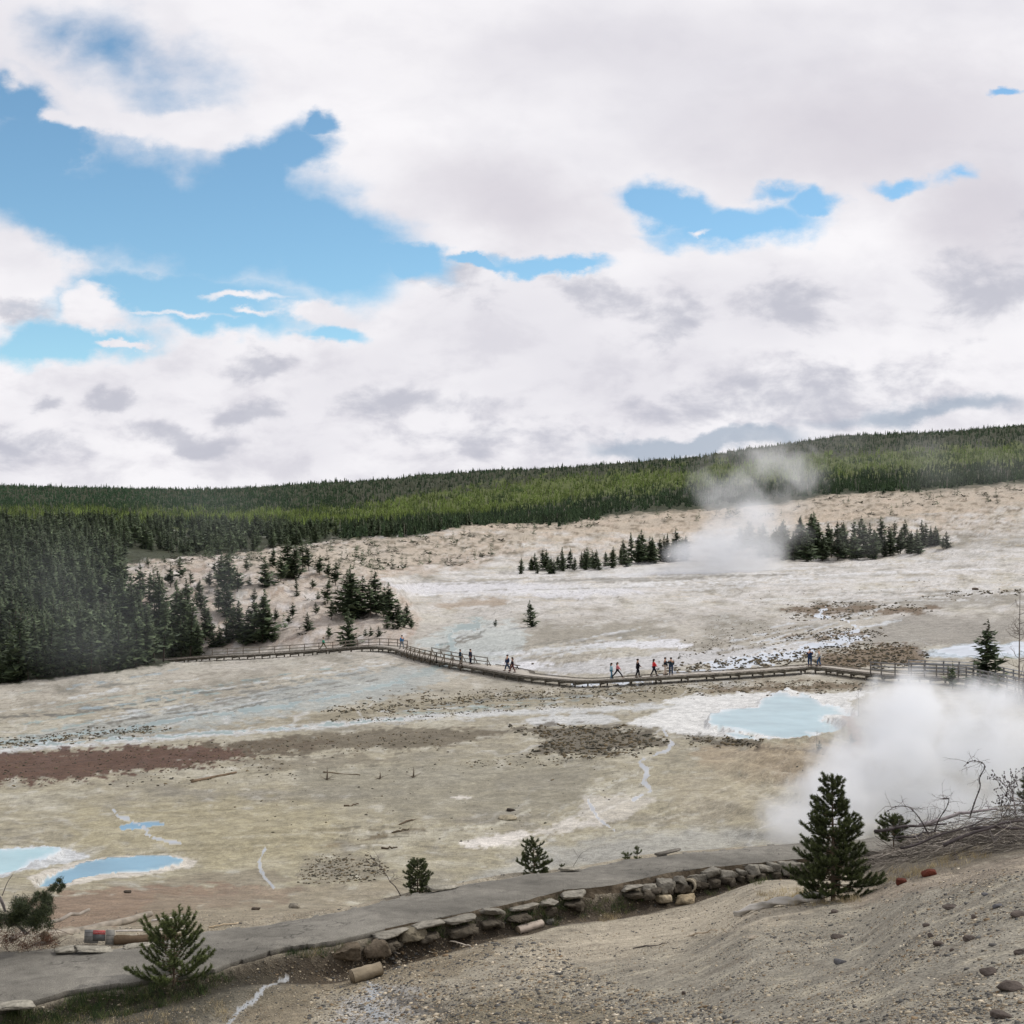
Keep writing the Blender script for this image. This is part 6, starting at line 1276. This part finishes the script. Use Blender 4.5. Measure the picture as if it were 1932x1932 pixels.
# ------------------------------------------------------------------ steam
def steam(name, blobs, dens, nscale, label, lo=.0, hi=.55, namp=.9, soft=1.0, voxel=.4, color=(.965, .98, 1.0), aniso=.1, step=1.0, off=0.0, detail=4):
    """blobs: (px, row, Y, rx, ry, rz) with radii in metres"""
    cen = [P(b[0], b[1], b[2]) for b in blobs]
    mb = MB()
    for c_, b in zip(cen, blobs): mb.ell(c_, (b[3]*1.12, b[4]*1.12, b[5]*1.12), 20, 12)
    mb_v, mb_f, _ = mb.arr(); O3 = np.mean(cen, axis=0)
    m = bpy.data.materials.new(name); m.use_nodes = True; nt = m.node_tree; nt.nodes.clear(); N = nt.nodes.new; L = nt.links.new
    out = N('ShaderNodeOutputMaterial'); vs = N('ShaderNodeVolumePrincipled'); vs.inputs['Color'].default_value = (*color, 1); vs.inputs['Anisotropy'].default_value = aniso; vs.inputs['Density Attribute'].default_value = ''
    g = N('ShaderNodeNewGeometry'); cur = None
    for c_, b in zip(cen, blobs):
        mp = N('ShaderNodeMapping'); mp.vector_type = 'TEXTURE'; mp.inputs['Location'].default_value = tuple(c_); mp.inputs['Scale'].default_value = (b[3], b[4], b[5]); L(g.outputs['Position'], mp.inputs[0])
        ln = N('ShaderNodeVectorMath'); ln.operation = 'LENGTH'; L(mp.outputs[0], ln.inputs[0])
        s = N('ShaderNodeMath'); s.operation = 'SUBTRACT'; s.inputs[0].default_value = 1; L(ln.outputs['Value'], s.inputs[1]); o_ = s.outputs[0]
        if len(b) > 6:
            k = N('ShaderNodeMath'); k.operation = 'MULTIPLY'; L(o_, k.inputs[0]); k.inputs[1].default_value = b[6]; o_ = k.outputs[0]
        if cur is None: cur = o_
        else:
            x = N('ShaderNodeMath'); x.operation = 'SMOOTH_MAX'; L(cur, x.inputs[0]); L(o_, x.inputs[1]); x.inputs[2].default_value = .12; cur = x.outputs[0]
    n = N('ShaderNodeTexNoise'); n.inputs['Scale'].default_value = nscale; n.inputs['Detail'].default_value = detail; n.inputs['Roughness'].default_value = .6; n.inputs['Distortion'].default_value = .6
    mp = N('ShaderNodeMapping'); mp.inputs['Location'].default_value = (off, off, off); L(g.outputs['Position'], mp.inputs[0]); L(mp.outputs[0], n.inputs['Vector'])
    a = N('ShaderNodeMath'); a.operation = 'SUBTRACT'; L(n.outputs[0], a.inputs[0]); a.inputs[1].default_value = .5
    b2 = N('ShaderNodeMath'); b2.operation = 'MULTIPLY_ADD'; L(a.outputs[0], b2.inputs[0]); b2.inputs[1].default_value = namp; L(cur, b2.inputs[2])
    r = N('ShaderNodeMapRange'); r.interpolation_type = 'SMOOTHSTEP'; r.inputs[1].default_value = lo; r.inputs[2].default_value = hi; r.inputs[3].default_value = 0; r.inputs[4].default_value = dens; L(b2.outputs[0], r.inputs[0])
    # nothing outside the outermost shell
    e = N('ShaderNodeMapRange'); e.inputs[1].default_value = -.10; e.inputs[2].default_value = .06; L(cur, e.inputs[0])
    q = N('ShaderNodeMath'); q.operation = 'MULTIPLY'; L(r.outputs[0], q.inputs[0]); L(e.outputs[0], q.inputs[1])
    L(q.outputs[0], vs.inputs['Density']); L(vs.outputs[0], out.inputs['Volume'])
    m.cycles.volume_step_rate = step
    o = mesh_np(name, mb_v-O3, mb_f, m); o.location = O3
    md = o.modifiers.new('skin of the cloud', 'REMESH'); md.mode = 'VOXEL'; md.voxel_size = voxel
    tag(o, label, 'steam', kind='stuff'); return o
u60 = 60/F
def bl(px, py, Y, rpx, rpy=None, dy=None, *w): s = Y/F; return (px, py, Y, rpx*s, (dy or rpx*s), (rpy or rpx)*s, *w)
steam('steam_plume', [bl(1505, 1545, 55, 88, 58, 2.4), bl(1575, 1522, 56, 120, 88, 2.8), bl(1640, 1470, 58, 135, 115, 3.0), bl(1710, 1400, 59, 140, 115, 3.2), bl(1725, 1340, 60, 110, 80, 2.8), bl(1830, 1420, 60, 170, 125, 3.5, .8), bl(1980, 1420, 60, 190, 115, 3.5, .6), bl(1760, 1520, 58, 180, 75, 3.0, .9), bl(1930, 1530, 58, 170, 60, 3.0, .7), bl(1860, 1320, 61, 110, 50, 2.6, .6), bl(2100, 1410, 62, 180, 110, 3.5, .6)],
      .8, .6, 'thick white steam billowing from a hidden vent behind the path at the right', lo=-.04, hi=.7, namp=2.2, voxel=.35, step=.35, detail=6)
steam('steam_cloud', [bl(1300, 1045, 390, 60, 30, 9), bl(1370, 1035, 392, 95, 66, 12), bl(1430, 1050, 395, 70, 60, 10), bl(1300, 1080, 385, 170, 24, 9, .8), bl(1180, 1092, 380, 130, 18, 9, .7), bl(1430, 980, 400, 80, 50, 10, .8), bl(1390, 1085, 388, 120, 26, 9, .9)],
      .15, .075, 'white steam cloud drifting off the ground between the two groves', lo=-.02, hi=.8, namp=1.5, voxel=1.6, step=.5, off=3, detail=5)
steam('steam_wisp', [bl(1420, 960, 402, 120, 70, 10), bl(1390, 900, 405, 100, 80, 10), bl(1450, 870, 410, 130, 70, 10), bl(1510, 900, 405, 70, 80, 10), bl(1350, 940, 400, 70, 70, 10), bl(1440, 1000, 400, 110, 60, 10)],
      .06, .11, 'thin wispy steam rising in front of the forested slope', lo=.12, hi=1.1, namp=2.5, voxel=1.6, step=.5, off=9, detail=7)
steam('mist', [bl(210, 1150, 190, 230, 150, 12), bl(420, 1110, 195, 100, 130, 10), bl(60, 1060, 200, 220, 120, 12), bl(430, 970, 200, 200, 110, 12), bl(180, 1220, 180, 150, 60, 10), bl(-80, 1130, 195, 200, 180, 12)],
      .0045, .04, 'thin bluish mist hanging in front of the dense wood at the left', lo=-.1, hi=1.2, namp=2.0, voxel=1.3, step=1.0, off=14, color=(.88, .94, 1.0), detail=4)
steam('mist', [bl(1700, 850, 420, 360, 60, 14), bl(1900, 870, 420, 260, 80, 14), bl(1620, 1010, 410, 80, 50, 9), bl(1750, 1015, 410, 80, 50, 9)],
      .006, .05, 'faint haze of steam over the right-hand forested slope and grove', lo=-.1, hi=1.2, namp=2.6, voxel=1.8, step=1.0, off=24, detail=5)
# ------------------------------------------------------------------ camera, sun, sky
cam = bpy.data.cameras.new('camera'); cam.lens = 80; cam.sensor_width = 56; cam.sensor_fit = 'HORIZONTAL'; cam.clip_start = .2; cam.clip_end = 9000
co = bpy.data.objects.new('camera', cam); C.objects.link(co); co.rotation_euler = (PI/2, 0, 0); sc.camera = co
SUN_AZ, SUN_EL = math.radians(62), math.radians(44)      # clockwise from the view direction
sd = Vector((math.sin(SUN_AZ)*math.cos(SUN_EL), math.cos(SUN_AZ)*math.cos(SUN_EL), math.sin(SUN_EL)))
sl = bpy.data.lights.new('sun', 'SUN'); sl.energy = 2.0; sl.angle = math.radians(2.5); sl.color = (1, .95, .88)
so = bpy.data.objects.new('sun', sl); C.objects.link(so); so.rotation_euler = (-sd).to_track_quat('-Z', 'Y').to_euler(); so.location = (0, 0, 60)

SKYT = (1.12, 1.40, 1.36, 1)
def build_world():
    w = bpy.data.worlds.new('World'); sc.world = w; w.use_nodes = True; nt = w.node_tree; nt.nodes.clear()
    N = nt.nodes.new; L = nt.links.new
    def math_(op, a, b=None, c=None, clamp=False):
        n = N('ShaderNodeMath'); n.operation = op; n.use_clamp = clamp
        for k, v in enumerate((a, b, c)):
            if v is None: continue
            if isinstance(v, (int, float)): n.inputs[k].default_value = v
            else: L(v, n.inputs[k])
        return n.outputs[0]
    def mrange(src, a, b, lo=0.0, hi=1.0, smooth=True):
        r = N('ShaderNodeMapRange'); r.interpolation_type = 'SMOOTHSTEP' if smooth else 'LINEAR'
        for k, v in ((1, a), (2, b), (3, lo), (4, hi)): r.inputs[k].default_value = v
        L(src, r.inputs[0]); return r.outputs[0]
    def mixc(f, a, b):
        x = N('ShaderNodeMix'); x.data_type = 'RGBA'
        if isinstance(f, (int, float)): x.inputs[0].default_value = f
        else: L(f, x.inputs[0])
        for k, v in ((6, a), (7, b)):
            if isinstance(v, (tuple, list, np.ndarray)): x.inputs[k].default_value = (*[float(q) for q in v], 1)
            else: L(v, x.inputs[k])
        return x.outputs[2]
    tc = N('ShaderNodeTexCoord'); sp = N('ShaderNodeSeparateXYZ'); L(tc.outputs['Generated'], sp.inputs[0])
    ya = math_('MAXIMUM', math_('ABSOLUTE', sp.outputs[1]), .12)
    u = math_('DIVIDE', sp.outputs[0], ya); v = math_('DIVIDE', sp.outputs[2], ya)
    cb = N('ShaderNodeCombineXYZ'); L(u, cb.inputs[0]); L(v, cb.inputs[1]); uv = cb.outputs[0]
    def noise(scale, detail, rough, sy=1.0, off=0.0, dist=0.0):
        mp = N('ShaderNodeMapping'); mp.inputs['Scale'].default_value = (1, sy, 1); mp.inputs['Location'].default_value = (off, off*.7, 0); L(uv, mp.inputs[0])
        n = N('ShaderNodeTexNoise'); n.inputs['Scale'].default_value = scale; n.inputs['Detail'].default_value = detail; n.inputs['Roughness'].default_value = rough
        n.inputs['Distortion'].default_value = dist
        L(mp.outputs[0], n.inputs['Vector']); return n
    # domain warp so that no edge is a plain ellipse
    wn = noise(17, 8, .58, 1.4, 3.1); ws = N('ShaderNodeVectorMath'); ws.operation = 'SUBTRACT'; L(wn.outputs['Color'], ws.inputs[0]); ws.inputs[1].default_value = (.5, .5, .5)
    wm = N('ShaderNodeVectorMath'); wm.operation = 'MULTIPLY'; L(ws.outputs[0], wm.inputs[0]); wm.inputs[1].default_value = (.065, .05, 0)
    wa = N('ShaderNodeVectorMath'); wa.operation = 'ADD'; L(uv, wa.inputs[0]); L(wm.outputs[0], wa.inputs[1]); uvw = wa.outputs[0]
    def ell(px, py, rx, ry, rot=0.0):
        mp = N('ShaderNodeMapping'); mp.vector_type = 'TEXTURE'
        mp.inputs['Location'].default_value = ((px-HZ)/F, -(py-HZ)/F, 0); mp.inputs['Rotation'].default_value = (0, 0, -math.radians(rot)); mp.inputs['Scale'].default_value = (rx/F, ry/F, 1)
        L(uvw, mp.inputs[0]); ln = N('ShaderNodeVectorMath'); ln.operation = 'LENGTH'; L(mp.outputs[0], ln.inputs[0])
        return ln.outputs['Value']
    def union(lst, k=1.0):
        """1 at the centres, 0 on the rims, negative outside"""
        cur = None
        for e in lst:
            d = math_('SUBTRACT', 1.0, ell(*e[:5]))
            if len(e) > 5: d = math_('MULTIPLY', d, e[5])
            cur = d if cur is None else math_('MAXIMUM', cur, d)
        return cur
    blue = union([(50, 320, 130, 160, 0), (200, 390, 250, 140, 0), (420, 425, 280, 150, 0), (620, 465, 190, 115, 18), (765, 492, 120, 42, 18), (490, 340, 110, 95, 0), (565, 285, 85, 80, 0), (605, 228, 50, 32, 0), (25, 190, 85, 65, 0), (100, 270, 100, 70, 0),
                  (320, 560, 320, 70, 0), (110, 655, 190, 44, -3), (400, 600, 200, 42, 5), (610, 640, 70, 22, 12), (215, 100, 90, 90, 10, .36), (300, 150, 130, 60, 10, .26), (120, 60, 60, 40, 0, .2),
                  (1270, 398, 115, 48, 14), (1400, 432, 190, 46, -4), (1530, 398, 70, 30, -6), (1470, 372, 60, 22, 10, .6), (1215, 388, 50, 28, 20), (1380, 445, 130, 26, -4), (1030, 498, 125, 20, 3), (900, 497, 90, 13, 3), (1700, 345, 60, 14, 0, .5), (1800, 340, 40, 18, 0, .4), (1920, 186, 34, 12, 0, .8)])
    cl = union([(45, 515, 120, 98, 10), (185, 588, 75, 44, 15), (375, 236, 130, 50, -4), (230, 232, 170, 32, 6), (110, 215, 60, 22, 0, .8), (30, 140, 60, 25, 0, .4), (460, 558, 80, 13, -3, .7), (590, 585, 80, 28, 8), (340, 603, 130, 7, 2, .4), (225, 656, 40, 8, 0, .6), (480, 590, 40, 8, 0, .5), (1310, 452, 26, 7, 0, .5), (1200, 455, 60, 14, 20, .5)])
    n1 = noise(13, 9, .56, 1.5, 0.0)
    nn = math_('SUBTRACT', n1.outputs[0], .5); n1x = noise(15, 8, .52, 1.6, 7.7); n1b = math_('SUBTRACT', n1x.outputs[0], .5)
    f = math_('MULTIPLY_ADD', nn, 2.6, math_('MULTIPLY', blue, 3.0))
    bm = mrange(f, -.55, 1.35)
    c2 = mrange(math_('MULTIPLY_ADD', n1b, 2.6, math_('MULTIPLY', cl, 2.4)), -.3, .9)
    bm = math_('MULTIPLY', bm, math_('SUBTRACT', 1.0, c2), clamp=True)
    # light and shade in the cloud
    dark = union([(1255, 615, 82, 44, 0), (1490, 588, 95, 62, 10), (1880, 545, 150, 95, -10), (490, 678, 72, 26, 0), (480, 768, 95, 30, 0), (205, 762, 60, 24, 0), (350, 825, 105, 30, 5), (1500, 745, 280, 60, -5, .8), (1080, 545, 160, 36, 8, .8), (740, 760, 190, 30, 0, .7), (60, 835, 120, 34, 0, .7), (850, 530, 150, 40, 0, .7), (80, 770, 40, 20, 0), (980, 820, 200, 24, 0, .5), (30, 600, 90, 26, 10, .9)])
    n2 = noise(19, 9, .58, 1.8, 11.0, .2); n3 = noise(5, 4, .5, 1.8, 21.0)
    dk = mrange(math_('MULTIPLY_ADD', math_('SUBTRACT', n2.outputs[0], .5), 4.6, math_('MULTIPLY', dark, 1.35)), -.25, 1.1)
    big = mrange(union([(1650, 240, 520, 210, -5), (960, 380, 340, 130, 10, .9), (1200, 90, 900, 130, 0, .35), (1850, 400, 200, 180, 0)]), -.1, .9)
    low = mrange(v, .02, .22, 1.0, 0.0)
    white = L_(250, 248, 251); pink = L_(226, 218, 223); grey = L_(184, 186, 199); bluegrey = L_(150, 168, 188)
    c = mixc(mrange(n3.outputs[0], .35, .68), white, L_(232, 230, 236))
    c = mixc(math_('MULTIPLY', big, .85), c, L_(215, 211, 219))
    c = mixc(math_('MULTIPLY', mrange(n2.outputs[0], .42, .68), math_('MULTIPLY_ADD', low, .38, .12)), c, L_(196, 194, 206))
    c = mixc(math_('MULTIPLY', dk, .72), c, grey)
    bank = mrange(math_('MULTIPLY_ADD', nn, 1.1, math_('MULTIPLY', union([(1330, 830, 240, 26, -3), (1750, 775, 230, 22, -6, .6)]), 1.4)), -.2, .6)
    c = mixc(math_('MULTIPLY', bank, .7), c, bluegrey)
    sky = N('ShaderNodeTexSky'); sky.sky_type = 'NISHITA'; sky.sun_disc = False; sky.sun_elevation = SUN_EL; sky.sun_rotation = SUN_AZ; sky.altitude = 2200; sky.air_density = 1.0; sky.dust_density = .6
    tint = N('ShaderNodeMix'); tint.data_type = 'RGBA'; tint.blend_type = 'MULTIPLY'; tint.inputs[0].default_value = 1; L(sky.outputs[0], tint.inputs[6]); tint.inputs[7].default_value = SKYT
    bs = N('ShaderNodeBackground'); bs.inputs[1].default_value = .1; L(tint.outputs[2], bs.inputs[0])
    bc = N('ShaderNodeBackground'); bc.inputs[1].default_value = 1.0; L(c, bc.inputs[0])
    ms = N('ShaderNodeMixShader'); L(math_('SUBTRACT', 1.0, bm), ms.inputs[0]); L(bs.outputs[0], ms.inputs[1]); L(bc.outputs[0], ms.inputs[2])
    out = N('ShaderNodeOutputWorld'); L(ms.outputs[0], out.inputs[0])

build_world()
sc.view_settings.view_transform = 'Standard'; sc.view_settings.look = 'None'; sc.view_settings.exposure = 0
sc.render.engine = 'CYCLES'
cy = sc.cycles; cy.max_bounces = 10; cy.diffuse_bounces = 3; cy.glossy_bounces = 2; cy.transmission_bounces = 2; cy.transparent_max_bounces = 12; cy.volume_bounces = 9
cy.use_denoising = True; cy.denoiser = 'OPENIMAGEDENOISE'; cy.denoising_input_passes = 'RGB_ALBEDO_NORMAL'; cy.denoising_prefilter = 'ACCURATE'; cy.volume_max_steps = 256; cy.sample_clamp_indirect = 4
